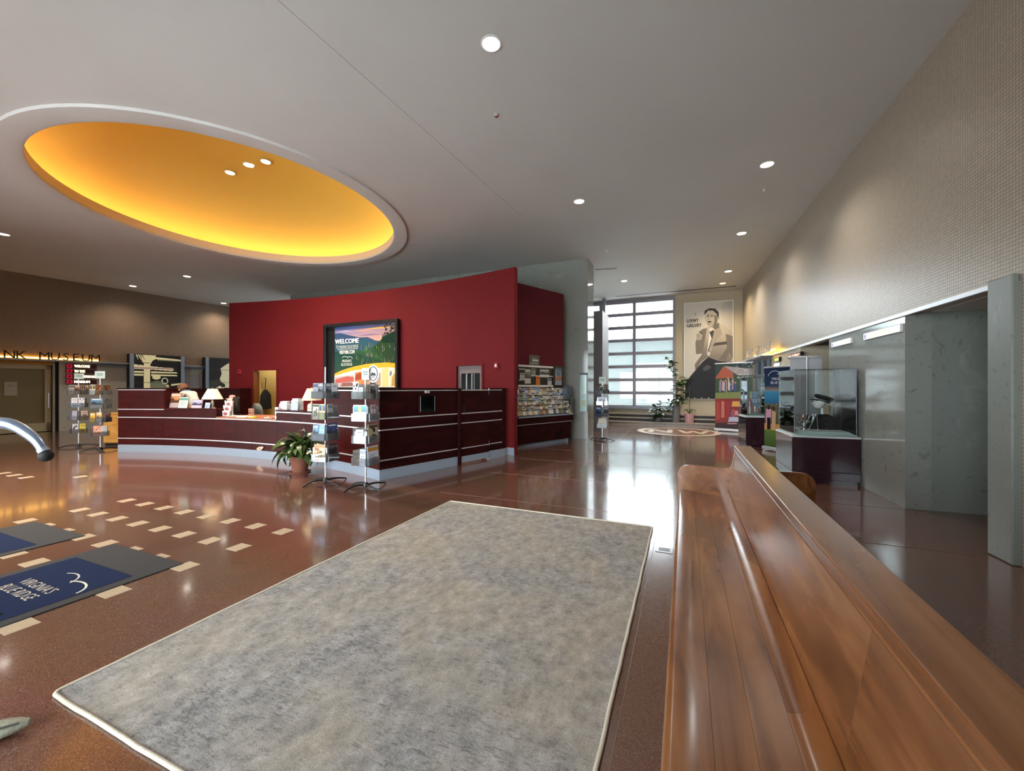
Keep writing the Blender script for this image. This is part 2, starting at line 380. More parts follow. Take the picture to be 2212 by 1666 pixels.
class MB:
    def __init__(s):
        s.v = []; s.f = []; s.c = []; s.k = 0
    def face(s, idx, c=None):
        s.f.append(tuple(idx)); s.c.append(c)
    def add(s, vs, fs, c=None):
        o = len(s.v); s.v += [tuple(v) for v in vs]
        for f in fs: s.face([o + i for i in f], c)
        return s
    def box(s, x0, x1, y0, y1, z0, z1, c=None):
        return s.add([(x0, y0, z0), (x1, y0, z0), (x1, y1, z0), (x0, y1, z0), (x0, y0, z1), (x1, y0, z1), (x1, y1, z1), (x0, y1, z1)],
                     [(0, 3, 2, 1), (4, 5, 6, 7), (0, 1, 5, 4), (1, 2, 6, 5), (2, 3, 7, 6), (3, 0, 4, 7)], c)
    def prism(s, poly, lo, hi, axis='z', c=None):
        """poly: counter-clockwise 2-D outline; axis z -> (x,y), axis y -> (x,z)"""
        n = len(poly)
        if axis == 'z':
            vs = [(x, y, lo) for x, y in poly] + [(x, y, hi) for x, y in poly]
        elif axis == 'y':
            vs = [(x, lo, z) for x, z in poly] + [(x, hi, z) for x, z in poly]
        else:
            vs = [(lo, y, z) for y, z in poly] + [(hi, y, z) for y, z in poly]
        fs = [tuple(range(n - 1, -1, -1)), tuple(range(n, 2 * n))] + [(i, (i + 1) % n, n + (i + 1) % n, n + i) for i in range(n)]
        return s.add(vs, fs, c)
    def tube(s, pts, r, n=8, c=None, cap=True):
        pts = [Vector(p) for p in pts]; rs = r if isinstance(r, (list, tuple)) else [r] * len(pts)
        o = len(s.v); ref = None
        for i, p in enumerate(pts):
            t = (pts[min(i + 1, len(pts) - 1)] - pts[max(i - 1, 0)]).normalized()
            if ref is None:
                ref = t.orthogonal().normalized()
            ref = (ref - t * ref.dot(t)).normalized(); q = t.cross(ref)
            for k in range(n):
                a = 2 * pi * k / n
                s.v.append(tuple(p + (ref * cos(a) + q * sin(a)) * rs[i]))
        for i in range(len(pts) - 1):
            for k in range(n):
                s.face((o + i * n + k, o + i * n + (k + 1) % n, o + (i + 1) * n + (k + 1) % n, o + (i + 1) * n + k), c)
        if cap:
            s.face([o + k for k in range(n - 1, -1, -1)], c); s.face([o + (len(pts) - 1) * n + k for k in range(n)], c)
        return s
    def lathe(s, prof, n=20, at=(0, 0, 0), c=None, sx=1, sy=1):
        o = len(s.v)
        for r, z in prof:
            for k in range(n):
                a = 2 * pi * k / n
                s.v.append((at[0] + r * cos(a) * sx, at[1] + r * sin(a) * sy, at[2] + z))
        for i in range(len(prof) - 1):
            for k in range(n):
                s.face((o + i * n + k, o + i * n + (k + 1) % n, o + (i + 1) * n + (k + 1) % n, o + (i + 1) * n + k), c)
        if prof[0][0] > 1e-5: s.face([o + k for k in range(n - 1, -1, -1)], c)
        if prof[-1][0] > 1e-5: s.face([o + (len(prof) - 1) * n + k for k in range(n)], c)
        return s
    def ball(s, c0, r, n=12, m=8, c=None, sz=1.0):
        return s.lathe([(max(1e-6, r * sin(pi * i / m)), -r * sz * cos(pi * i / m)) for i in range(m + 1)], n, c0, c)
    def loft(s, rings, c=None, cap=True):
        n = len(rings[0]); o = len(s.v)
        for rg in rings: s.v += [tuple(p) for p in rg]
        for i in range(len(rings) - 1):
            for k in range(n):
                s.face((o + i * n + k, o + i * n + (k + 1) % n, o + (i + 1) * n + (k + 1) % n, o + (i + 1) * n + k), c)
        if cap:
            s.face([o + k for k in range(n - 1, -1, -1)], c); s.face([o + (len(rings) - 1) * n + k for k in range(n)], c)
        return s
    def arc(s, A, d0, d1, p0, p1, z0, z1, n=8, c=None):
        rings = []
        for i in range(n + 1):
            p = p0 + (p1 - p0) * i / n
            rings.append([A.pt(p, d0, z0), A.pt(p, d1, z0), A.pt(p, d1, z1), A.pt(p, d0, z1)])
        return s.loft(rings, c)
    # flat print on the plane y = -0.0006*k, seen from -y
    def layer(s):
        s.k += 1; return s
    def poly(s, pts, c):
        s.k += 1; y = -0.0005 * s.k
        s.add([(x, y, z) for x, z in pts], [tuple(range(len(pts)))], c); return s
    def rect(s, x0, z0, x1, z1, c):
        """c: a colour, or four corner colours (bottom-left, bottom-right, top-right, top-left)"""
        return s.poly([(x0, z0), (x1, z0), (x1, z1), (x0, z1)], c)
    def ell(s, cx, cz, rx, rz, c, n=20, a0=0, a1=2 * pi):
        m = n if a1 - a0 > 6.2 else n + 1
        return s.poly([(cx + rx * cos(a0 + (a1 - a0) * i / n), cz + rz * sin(a0 + (a1 - a0) * i / n)) for i in range(m)], c)
    def arcline(s, cx, cz, rx, rz, w, a0, a1, c, n=14):
        o = [(cx + rx * cos(a0 + (a1 - a0) * i / n), cz + rz * sin(a0 + (a1 - a0) * i / n)) for i in range(n + 1)]
        q = [(cx + (rx - w) * cos(a0 + (a1 - a0) * i / n), cz + (rz - w) * sin(a0 + (a1 - a0) * i / n)) for i in range(n, -1, -1)]
        return s.poly(o + q, c)
    def text(s, t, x, z, h, c, w=None, align='l', bold=0.0, d=None, fat=0.0):
        """cap height h, optional total width w; d adds depth (raised letters)"""
        vs, fs, x0, x1, y0, y1 = glyphs(t, bold)
        k = h / max(1e-6, (y1 - y0)); kx = k if w is None else w / max(1e-6, (x1 - x0))
        W = (x1 - x0) * kx; ox = x - (W / 2 if align == 'c' else W if align == 'r' else 0)
        if fat and d is None:
            for f in (-fat, fat): s.text(t, ox + f, z, h, c, W, 'l')
        s.k += 1; y = -0.0005 * s.k
        pts = [(ox + (a - x0) * kx, z + (b - y0) * k) for a, b in vs]
        if d is None:
            s.add([(a, y, b) for a, b in pts], fs, c)
        else:
            n = len(pts)
            s.add([(a, -d, b) for a, b in pts] + [(a, 0, b) for a, b in pts], fs + [tuple(i + n for i in f[::-1]) for f in fs], c)
            cnt = {}
            for f in fs:
                for i in range(len(f)):
                    e = (f[i], f[(i + 1) % len(f)]); cnt[e] = 1
            o = len(s.v) - 2 * n
            for (i, j) in cnt:
                if (j, i) not in cnt: s.face((o + j, o + i, o + n + i, o + n + j), c)
        return s
    def mesh(s, name, mat, bevel=0.0, smooth=None, seg=1):
        me = bpy.data.meshes.new(name)
        me.from_pydata(s.v, [], s.f); me.update()
        if any(c is not None for c in s.c):
            at = me.color_attributes.new('Col', 'FLOAT_COLOR', 'CORNER')
            for p, c in zip(me.polygons, s.c):
                if c is None: c = (200, 200, 200)
                for j, li in enumerate(p.loop_indices):
                    q = c[j % len(c)] if isinstance(c[0], (tuple, list)) else c
                    at.data[li].color = (*lin(q), 1)
        if bevel:
            bm = bmesh.new(); bm.from_mesh(me)
            bmesh.ops.remove_doubles(bm, verts=bm.verts, dist=1e-5)
            ed = [e for e in bm.edges if len(e.link_faces) == 2 and e.calc_face_angle(0) > 0.6]
            bmesh.ops.bevel(bm, geom=ed, offset=bevel, segments=seg, affect='EDGES', profile=0.5, clamp_overlap=True)
            bm.to_mesh(me); bm.free()
        if smooth is not None:
            me.shade_smooth(); me.set_sharp_from_angle(angle=radians(smooth))
        me.materials.append(M[mat] if isinstance(mat, str) else mat)
        return me
    def build(s, name, mat, parent=None, loc=(0, 0, 0), rotz=0.0, bevel=0.0, smooth=None, seg=1):
        return link(name, s.mesh(name, mat, bevel, smooth, seg), parent, loc, rotz)
    def world(s, name, mat, parent=None, bevel=0.0, smooth=None, seg=1):
        """vertices given in world coordinates; parent has no rotation"""
        if parent is not None:
            L = parent.location.copy(); p = parent.parent
            while p is not None: L = L + p.location; p = p.parent
            s.v = [(x - L.x, y - L.y, z - L.z) for x, y, z in s.v]
        return s.build(name, mat, parent, bevel=bevel, smooth=smooth, seg=seg)


def link(name, data, parent=None, loc=(0, 0, 0), rotz=0.0):
    o = bpy.data.objects.new(name, data); COL.objects.link(o)
    o.location = loc
    if rotz: o.rotation_euler = (0, 0, rotz)
    if parent is not None: o.parent = parent
    return o


def tag(o, label, cat, group=None):
    o['label'] = label; o['category'] = cat
    if group: o['group'] = group
    return o


def thing(name, label, cat, loc=(0, 0, 0), rotz=0.0, group=None):
    return tag(link(name, None, None, loc, rotz), label, cat, group)


def struct(o, label=None):
    o['kind'] = 'structure'
    if label: o['label'] = label
    return o


def dup(o, parent=None):
    c = o.copy(); COL.objects.link(c)
    if parent is not None: c.parent = parent
    for ch in list(o.children): dup(ch, c)
    return c


def B(*a, **k):
    return MB().box(*a, **k)


ORD = 'first second third fourth fifth sixth seventh eighth ninth tenth eleventh twelfth thirteenth fourteenth fifteenth sixteenth seventeenth eighteenth nineteenth twentieth'.split()


# ------------------------------------------------------------------ daylight guides at the two glazed walls and the added left glazing
def portal(name, fr, u0, u1, z0, z1, d):
    l = bpy.data.lights.new(name, 'AREA'); l.shape = 'RECTANGLE'; l.size = abs(u1 - u0); l.size_y = z1 - z0
    l.cycles.is_portal = True
    o = link(name, l, None, fr.at((u0 + u1) / 2, d, (z0 + z1) / 2)); o.rotation_euler = (-pi / 2, 0, fr.rot)   # shines back into the hall
    return o


portal('daylight_far', FAR, -20.2, -2.4, 0.7, 5.12, 0.3)
portal('added_daylight_left', LEFT, -8.4, -4.0, 0.08, 2.42, 0.3)  # sky portal for the added left glazing
portal('daylight_rear', REAR, 3.0, 13.0, 0.1, 3.7, 0.3)

# ------------------------------------------------------------------ structure: floor, ceiling, dome
RL, RR, FR_, FL = (-20.1, 5.33), (1.487, -3.89), (8.736, 15.39), (-10.36, 23.53)
floor = struct(link('floor', MB().prism([(-20.9, 5.4), (1.4, -4.1), (4.2, -3.2), (11.5, 15.2), (8.9, 15.7), (-10.6, 24.1)], -0.2, 0.0).mesh('floor', 'floor')))
til = B(-0.075, 0.075, -0.075, 0.075, 0, 0.0025).mesh('inlay_tile', 'inlay')
rots = -TH
for s_, bs in ((2.92, range(8)), (2.47, range(8)), (2.03, range(8)), (1.575, range(-1, 8)), (1.115, range(3, 8)), (0.66, range(3, 8))):
    for i in bs:
        b_ = -6.74 + 0.419 * i
        if s_ < 1.3 and i not in (3, 4, 7): continue
        p = A2 * s_ + B2 * b_
        link('inlay_tile', til, floor, (p.x, p.y, 0), rots)
for s_, b_ in ((3.02, -10.86), (3.02, -10.44), (3.4, -9.25), (3.02, -10.0)):
    p = A2 * s_ + B2 * b_
    link('inlay_tile', til, floor, (p.x, p.y, 0), rots)


def strip(p, q, w=0.004):
    v = q - p
    B(0, v.length, -w / 2, w / 2, 0, 0.0015).build('divider_strip', 'brass', floor, (p.x, p.y, 0), atan2(v.y, v.x))


strip(A2 * -2 + B2 * -0.27, A2 * 16 + B2 * -0.27)
for s_ in (4.9, 6.4, 7.9, 9.4, 10.9, 12.4):
    strip(A2 * s_ + B2 * -0.27, A2 * s_ + B2 * 3.2)
    strip(A2 * s_ + B2 * -3.2, A2 * s_ + B2 * -0.27)
strip(A2 * 5.2 + B2 * -1.77, A2 * 15 + B2 * -1.77)
strip(A2 * 4.9 + B2 * 1.23, A2 * 15 + B2 * 1.23)
# railway emblem laid into the floor before the window
em = MB(); E0 = (5.62, 13.75)
def em_ring(r0, r1, z, c):
    n = 40
    em.add([(r * cos(2 * pi * i / n), r * sin(2 * pi * i / n), z) for r in (r0, r1) for i in range(n)], [(i, (i + 1) % n, n + (i + 1) % n, n + i) for i in range(n)], c)
em_ring(1.12, 1.32, 0.0012, (206, 190, 170)); em_ring(0.001, 1.12, 0.0008, (120, 84, 70))
def em_stroke(pts, w=0.17):
    for p, q in zip(pts, pts[1:]):
        p = Vector(p); q = Vector(q); t = (q - p).normalized(); nn = Vector((-t.y, t.x)) * w / 2; p = p - t * w * 0.3; q = q + t * w * 0.3
        em.zz = getattr(em, 'zz', 0.0018) + 0.0002; em.add([(*(p - nn), em.zz), (*(q - nn), em.zz), (*(q + nn), em.zz), (*(p + nn), em.zz)], [(0, 1, 2, 3)], (206, 190, 170))
em_stroke([(-0.85, -0.42), (-0.85, 0.42), (-0.25, -0.42), (-0.25, 0.42)]); em_stroke([(0.05, 0.42), (0.25, -0.42), (0.47, 0.25), (0.7, -0.42), (0.9, 0.42)])
em.build('floor_emblem', 'print_gloss', floor, (*E0, 0), -TH)

# ceiling with the elliptical opening
DC, RX, RY = Vector((-5.757, 8.88)), 3.08, 3.28
def ell(k, z, n=96): return [(DC.x + RX * k * cos(2 * pi * i / n), DC.y + RY * k * sin(2 * pi * i / n), z) for i in range(n)]
bm = bmesh.new()
o_ = [bm.verts.new((x, y, CEIL)) for x, y in ((-20.5, 5.3), (1.4, -4.15), (4.4, -3.5), (11.6, 15.1), (8.9, 15.7), (-10.3, 23.95))]
i_ = [bm.verts.new(p) for p in ell(1.0, CEIL)]
ed = [bm.edges.new((l[i], l[(i + 1) % len(l)])) for l in (o_, i_) for i in range(len(l))]
bmesh.ops.triangle_fill(bm, use_beauty=True, edges=ed)
for f in bm.faces:
    if f.normal.z > 0: f.normal_flip()
me = bpy.data.meshes.new('ceiling'); bm.to_mesh(me); bm.free(); me.materials.append(M['ceiling'])
ceiling = struct(link('ceiling', me))
MB().loft([ell(1.09, CEIL), ell(1.085, CEIL - 0.035), ell(1.0, CEIL - 0.035), ell(0.985, CEIL - 0.02), ell(0.985, CEIL + 0.03)], cap=False).world('opening_moulding', 'ceiling', ceiling, smooth=35)
MB().loft([ell(0.985, CEIL + 0.03), ell(0.988, CEIL + 0.2), ell(1.008, CEIL + 0.2), ell(1.008, CEIL + 0.04), ell(1.17, CEIL + 0.04), ell(1.17, CEIL + 0.16)], cap=False).world('cove_lip', 'lip', ceiling, smooth=35)
dome_rings = [ell(1.17, CEIL + 0.16)] + [ell(1.17 * cos(t), CEIL + 0.16 + 1.0 * sin(t)) for t in [radians(a) for a in range(8, 89, 8)]]
MB().loft(dome_rings + [ell(0.001, CEIL + 1.16)], cap=False).world('dome', 'dome', ceiling, smooth=60)
tube = MB(); pts = [Vector(p) for p in ell(1.09, CEIL + 0.09, 64)]
tube.tube(pts + [pts[0]], 0.012, 6, cap=False); tube.world('cove_light_tube', 'neon', ceiling)
# fine groove across the ceiling
for p, q in ((G(600, 0, CEIL), G(1130, 470, CEIL)),):
    v = q - p; B(0, v.length, -0.0035, 0.0035, CEIL - 0.001, CEIL + 0.01).build('ceiling_joint', 'ceiling_line', ceiling, (p.x, p.y, 0), atan2(v.y, v.x))
for (a, b) in (((1330, 641), (1590, 618)), ((1285, 582), (1332, 580))):
    p, q = G(*a, CEIL), G(*b, CEIL); v = q - p
    B(0, v.length, -0.05, 0.05, CEIL - 0.006, CEIL + 0.02).build('air_slot', 'grille', ceiling, (p.x, p.y, 0), atan2(v.y, v.x))

# ------------------------------------------------------------------ walls
def fobj(name, fr, mb, mat, parent=None, **k):
    if parent is None: return mb.build(name, mat, None, (fr.O.x, fr.O.y, 0), fr.rot, **k)
    return mb.build(name, mat, parent, **k)


U1955, U1791, U1729, U1668 = (RIGHT.u(x) for x in (1955, 1791, 1729, 1667))
wr = struct(fobj('wall_right', RIGHT, B(-12.65, 8.1, 0, 0.25, 2.4, CEIL + 0.05), 'wall_tile'))
B(0.30, 8.1, 0, 0.25, 0, 2.4).build('lower_wall', 'wall_tile', wr)
B(U1791, U1955, 0, 0.25, 0, 2.4).build('polished_marble_panel', 'marble', wr)
B(U1668, U1729, 0, 0.25, 0, 2.4).build('pale_wall_panel', 'wall_tan', wr)
B(U1955 - 0.25, U1955, 0.25, 2.4, 0, 2.4).build('passage_marble_side', 'marble_dull', wr)
B(U1955 - 0.25, 1.2, 2.4, 2.6, 0, 2.6).build('passage_end', 'wall_tan', wr)
B(0.3, 0.5, 0.25, 2.4, 0, 2.4).build('passage_near_side', 'wall_tan', wr)
B(U1955 - 0.25, 0.5, 0.25, 2.4, 2.39, 2.5).build('passage_ceiling', 'ceiling', wr)
B(U1729 - 0.25, U1729, 0.25, 1.8, 0, 2.4).build('recess_far_side', 'wall_tan', wr)
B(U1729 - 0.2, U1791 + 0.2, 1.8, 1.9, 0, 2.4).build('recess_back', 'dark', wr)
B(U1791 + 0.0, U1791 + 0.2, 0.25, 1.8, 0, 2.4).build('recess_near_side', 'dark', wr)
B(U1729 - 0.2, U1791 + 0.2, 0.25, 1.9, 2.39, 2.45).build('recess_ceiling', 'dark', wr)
struct(fobj('trim_1', RIGHT, B(-12.6, 0.3, -0.025, 0.0, 2.36, 2.41), 'silver', bevel=0.004))
struct(fobj('column_right', RIGHT, B(0.02, 0.30, -0.06, 0.25, 0, 2.43), 'marble_dull', bevel=0.01))
sh = struct(fobj('trim_2', RIGHT, B(-12.5, U1668 + 0.15, -0.26, -0.025, 2.36, 2.42), 'silver', bevel=0.004))
# far wall with the tall window
wf = struct(fobj('wall_far', FAR, B(-2.36, 0.2, 0, 0.25, 0, CEIL + 0.05), 'wall_tan'))
B(-21.0, -2.36, 0, 0.25, 0, 0.70).build('wall_below_window', 'wall_tan', wf)
B(-21.0, -2.36, 0, 0.25, 5.12, CEIL + 0.05).build('wall_above_window', 'frame', wf)
B(-21.0, -20.3, 0, 0.25, 0, CEIL + 0.05).build('wall_behind_core', 'wall_tan', wf)
win = struct(fobj('window_1', FAR, B(-20.3, -2.36, 0.02, 0.2, 0.70, 0.76), 'frame'))
mull = [-2.40, -3.957, -5.35, -6.6, -7.8, -9.2, -10.8, -12.4, -14.0, -15.6, -17.2, -18.8, -20.3]
for u in mull: B(u - 0.06, u + 0.06, 0.0, 0.16, 0.76, 5.12).build('mullion', 'frame', win)
zb = [0.72 + 0.549 * i for i in range(9)]
for i, z in enumerate(zb[1:-1] + [5.09]): B(-20.3, -2.40, 0.02, 0.15, z - 0.065, z + 0.065).build('transom', 'frame', win)
for a, b in zip(mull[1:], mull):
    for z0, z1 in zip(zb, zb[1:]): B(a + 0.06, b - 0.06, 0.08, 0.09, z0 + 0.05, z1 - 0.05).build('pane', 'pane' if z0 > 3.9 else 'dimmed_pane', win)
B(-20.2, -2.4, -0.10, 0.0, 0.60, 0.72).build('window_sill', 'plinth', win, bevel=0.01)
B(-5.12 - 0.07, -5.12 + 0.07, -0.55, -0.38, 0.0, CEIL).build('window_post', 'steel', win)
# left wall: tan tile above, doors and stone panels below
wl = struct(fobj('wall_left', LEFT, B(-8.6, 12.4, 0, 0.25, 2.42, CEIL + 0.05), m_tile('brown_mosaic_tile', (144, 120, 99), (118, 100, 83), 0.05)))
uD = LEFT.u(116)
B(LEFT.u(128), 12.4, 0, 0.25, 0, 2.42).build('stone_panel', 'stone_light', wl)
B(-2.4, LEFT.u(128), 0.25, 0.3, -0.2, 2.5).build('leak_blocker', 'dark', wl)  # dark sheet added behind the doors to block leaking sky light
B(-3.9, -2.2, 0, 0.25, 0, 2.42).build('stone_panel', 'stone_light', wl)
w4 = struct(fobj('added_window_left', LEFT, B(-8.5, -3.9, 0.05, 0.2, 0, 0.08), 'frame'))  # unseen glazing added to bring daylight onto the left floor
for u in (-8.45, -6.95, -5.45, -3.95): B(u - 0.05, u + 0.05, 0.05, 0.2, 0.08, 2.42).build('mullion', 'frame', w4)
for u in (-8.45, -6.95, -5.45): B(u + 0.05, u + 1.42, 0.11, 0.12, 0.08, 2.42).build('pane', 'pane', w4)
B(LEFT.u(119), LEFT.u(128), 0.1, 0.25, 0, 2.42).build('dark_jamb', 'dark', wl)
struct(fobj('trim_3', LEFT, B(-8.5, 12.2, -0.2, 0.0, 2.37, 2.42), 'steel', bevel=0.004))
dr = struct(fobj('door_1', LEFT, B(-2.2, uD, 0.02, 0.2, 2.25, 2.42), 'yellow_oak'))
for a, b in ((-2.2, -0.55), (-0.5, uD - 0.05)):
    f = B(a, a + 0.14, 0.06, 0.14, 0.02, 2.25).box(b - 0.14, b, 0.06, 0.14, 0.02, 2.25).box(a, b, 0.06, 0.14, 2.1, 2.25).box(a, b, 0.06, 0.14, 0.02, 0.3)
    f.build('door_leaf', simple('olive_door_frame', (176, 166, 134), 0.5), dr)
    B(a + 0.14, b - 0.14, 0.09, 0.11, 0.3, 2.1).build('door_pane', simple('olive_door_glass', (124, 114, 84), 0.35), dr)
    MB().tube([(b - 0.07, 0.0, 0.8), (b - 0.07, 0.0, 1.3)], 0.015).build('door_handle', 'silver', dr)
B(uD - 0.02, LEFT.u(119), 0.0, 0.2, 0, 2.42).build('door_post', simple('olive_post', (160, 158, 140), 0.5), dr)
# rear wall behind the viewer: glazed entrance front
wb = struct(fobj('wall_rear', REAR, B(-0.3, 3.0, 0, 0.25, 0, CEIL + 0.05), 'wall_tan'))
B(13.0, 23.8, 0, 0.25, 0, CEIL + 0.05).build('wall_end', 'wall_tan', wb)
B(3.0, 13.0, 0, 0.25, 3.7, CEIL + 0.05).build('wall_above_glazing', 'wall_tan', wb)
win2 = struct(fobj('window_2', REAR, B(3.0, 13.0, 0.05, 0.2, 0.0, 0.10), 'frame'))
for i in range(6): B(3.0 + 2 * i - 0.05, 3.0 + 2 * i + 0.05, 0.05, 0.2, 0.1, 3.7).build('mullion', 'frame', win2)
for z in (1.0, 2.3): B(3.0, 13.0, 0.07, 0.18, z - 0.05, z + 0.05).build('transom', 'frame', win2)
for i in range(5):
    for z0, z1 in ((0.1, 0.95), (1.05, 2.25), (2.35, 3.7)): B(3.05 + 2 * i, 4.95 + 2 * i, 0.11, 0.12, z0, z1).build('pane', 'pane', win2)
# marble core wall behind the red office
wc = struct(link('wall_core', None, None, (CORE.O.x, CORE.O.y, 0), CORE.rot)); wc['label'] = 'grey-green marble wall of tall slabs behind the red office'
us = [0.0, CORE.u(1162)]
while us[-1] > -12.0: us.append(max(-12.1, us[-1] - 1.37))
for a, b in zip(us[1:], us): B(a + 0.003, b - 0.003, 0, 0.8, 0, CEIL + 0.02).build('marble_slab', 'marble' if b == 0 else 'marble_dull', wc, bevel=0.003)
struct(fobj('wall_partition', Fr((2.66, 14.2), (0.92, -0.392)), B(0, 0.50, 0, 1.2, 0, 4.15), simple('grey_partition', (128, 126, 132), 0.6)))
# outside
struct(link('ground_outside', MB().add([(-60, -60, -0.25), (60, -60, -0.25), (60, 70, -0.25), (-60, 70, -0.25)], [(0, 1, 2, 3)]).mesh('ground_outside', 'ground')))
ob = struct(fobj('building_outside', FAR.off(13.0), B(-26, 12, 0, 6, -0.2, 4.9), 'concrete'))
for i in range(8): B(-20 + 3.4 * i, -18 + 3.4 * i, -0.03, 0.0, 0.7, 2.6).build('dark_window', 'steel', ob)
B(-26, 12, -1.6, 0.2, 4.9, 5.25).build('canopy', 'canopy', ob)

# ------------------------------------------------------------------ the red office: curved wall and straight return
pR0, pR1 = RED.phi(495), RED.phi(1111)
hz = 4.13
dl0, dl1 = RED.phi(548), RED.phi(598); dg0, dg1 = RED.phi(987), RED.phi(1041)
zl, zg = RED.z(575, 800), RED.z(1015, 790)
rw = struct(link('wall_red', None)); rw['label'] = 'curved dark red office wall'
for n_, (a, b, z0) in zip(('red_wall_section',) * 5, ((pR0, dl0, 0), (dl0, dl1, zl), (dl1, dg0, 0), (dg0, dg1, zg), (dg1, pR1, 0))):
    MB().arc(RED, 0, 0.12, a, b, z0, hz, 14).world(n_, 'red', rw, smooth=30)
for a, b, z0 in ((dl0, dl1, zl), (dg0, dg1, zg)):                       # door casings
    e = 0.045 / 21.8
    c = MB().arc(RED, -0.02, 0.0, a + e, a, 0, z0 + 0.05, 1).arc(RED, -0.02, 0.0, b, b - e, 0, z0 + 0.05, 1).arc(RED, -0.02, 0.0, a, b, z0, z0 + 0.05, 1)
    c.world('door_casing', 'red', rw)
MB().arc(RED, -0.015, 0.0, dg1 - 0.003, pR1, 0, 0.16, 3).world('white_skirting', 'plinth', rw)
e_ = RED.pt(pR1, 0)
endp = (0.14, 10.2)
struct(link('wall_red_return', MB().prism([(0.10, 10.2), (1.456, 11.5), (1.37, 11.6), (0.0, 10.3)], 0, hz).mesh('wall_red_return', 'wine')))
struct(link('wall_red_link', MB().prism([(-0.02, 8.98), (0.04, 8.98), (-0.10, 10.08), (0.02, 10.28), (-0.06, 10.3), (-0.2, 10.08)], 0, hz).mesh('wall_red_link', 'wine')))
# rooms glimpsed through the two office doors
ra, rb = RED.pt(dl0 + 0.012, 1.6), RED.pt(dl1 - 0.012, 1.6)
for a, b in ((dl0, dl0 - 0.0012), (dl1 + 0.0012, dl1)): MB().arc(RED, -0.005, 0.125, a, b, 0, zl, 1).world('wooden_jamb', 'door_wood', rw)
_q = RED.pt((dl0 + dl1) / 2, 0.8, 2.5)
_l = bpy.data.lights.new('office_fill_light', 'POINT'); _l.energy = 10; _l.color = (1, 0.9, 0.7); _l.shadow_soft_size = 0.15; link('office_fill_light', _l, None, _q)  # bare point light added to brighten the office, no fixture behind it
MB().arc(RED, 1.6, 1.7, dl0 + 0.03, dl1 - 0.03, 0, 2.6, 2).world('office_back_wall', 'back_wall', rw)
MB().arc(RED, 0.12, 1.6, dl0 + 0.008, dl0 + 0.004, 0, 2.6, 1).arc(RED, 0.12, 1.6, dl1 - 0.02, dl1 - 0.024, 0, 2.6, 1).world('office_side_wall', 'back_wall', rw)
MB().arc(RED, 0.12, 1.7, dl0 + 0.03, dl1 - 0.03, 2.6, 2.65, 1).world('office_ceiling', 'ceiling', rw)
d3 = struct(link('door_3', MB().arc(RED, 0.15, 0.19, dl0 + 0.034, dl0 - 0.001, 0.01, zl - 0.02, 2).mesh('door_3', 'door_wood'))); d3['label'] = 'wooden door standing open inward in the red wall'
d2 = struct(link('door_2', None)); d2['label'] = 'grey framed glazed door in the red wall behind the counter gate'
w_ = dg1 - dg0
for a, b, z0, z1 in ((0, .13, 0, zg), (.87, 1, 0, zg), (.13, .87, zg - .18, zg), (.13, .87, 0, .5)):
    MB().arc(RED, 0.05, 0.10, dg0 + w_ * a, dg0 + w_ * b, z0, z1, 2).world('door_frame', simple('grey_door_frame', (112, 98, 98), 0.5), d2)
MB().arc(RED, 0.07, 0.08, dg0 + w_ * .13, dg0 + w_ * .87, 0.5, zg - .18, 2).world('door_pane', simple('dark_door_glass', (16, 20, 22), 0.08), d2)
for a, n in ((0.30, .05), (0.52, .04), (0.62, .02)):
    MB().arc(RED, 0.06, 0.069, dg0 + w_ * a, dg0 + w_ * (a + n), 0.5, zg - .19, 1).world('glazing_bar', 'steel', d2)


# ------------------------------------------------------------------ ceiling lamps
def downlight(px, py, warm=False, watts=None, z=CEIL, pos=None, r=0.095, label=None):
    p = G(px, py, z) if pos is None else pos
    if watts is None: watts = DOWN * (1.7 if p.y > 12.5 and p.x > 0 else 0.8 if p.x < -10 else 1.0)
    t = thing('downlight', label, 'light', (p.x, p.y, z), 0, 'recessed downlights in the flat ceiling')
    MB().lathe([(r, 0.0), (r + 0.018, 0.0), (r + 0.02, -0.006), (r, -0.010), (r - 0.004, 0.0)], 24).build('trim_ring', 'white', t, smooth=40)
    MB().lathe([(0.001, -0.003), (r, -0.003)], 24).build('lens', 'disc_warm' if warm else 'disc', t)
    if watts:
        l = bpy.data.lights.new('downlight_beam', 'SPOT'); l.energy = watts; l.spot_size = radians(135); l.spot_blend = 1.0; l.shadow_soft_size = 0.08
        l.color = (1.0, 0.8, 0.5) if warm else (1.0, 0.86, 0.70) if p.x < -3 else (1.0, 0.93, 0.84)
        lo = link('downlight_beam', l, t, (0, 0, -0.03))
    return t


for px, py, w, lb in (
        (1061, 94, 0, 'large bright downlight above the rug, nearest on the ceiling'),
        (1657, 355, 0, 'bright downlight over the bench beside the tiled wall'),
        (1251, 435, 0, 'bright downlight between the yellow dome and the tiled wall, alone mid ceiling'),
        (1602, 504, 0, 'downlight by the tiled wall, second along from the bench towards the window'),
        (1573, 586, 0, 'small white downlight just before the warm one near the portrait'),
        (1561, 612, 1, 'small warm yellow downlight in front of the portrait'),
        (1348, 607, 0, 'small downlight in front of the tall window'),
        (404, 597, 0, 'thin looking downlight beyond the dome, nearer the dome of two before the brown wall'),
        (287, 618, 0, 'thin looking downlight over the lit black mural, closest to the brown wall'),
        (483, 655, 0, 'small downlight touching the top corner of the red wall'),
        (8, 506, 0, 'downlight at the far edge of the photo, left of the dome')):
    downlight(px, py, bool(w), label=lb)
for x, y, lb in ((-9.6, 5.2, 'unseen downlight added to brighten the floor by the dome'), (-8.0, 3.4, 'unseen downlight added to brighten the floor at the entrance mats')):
    downlight(0, 0, pos=Vector((x, y)), watts=DOWN * 7.5, label=lb)  # extra strong lamps out of view, added to brighten the left floor
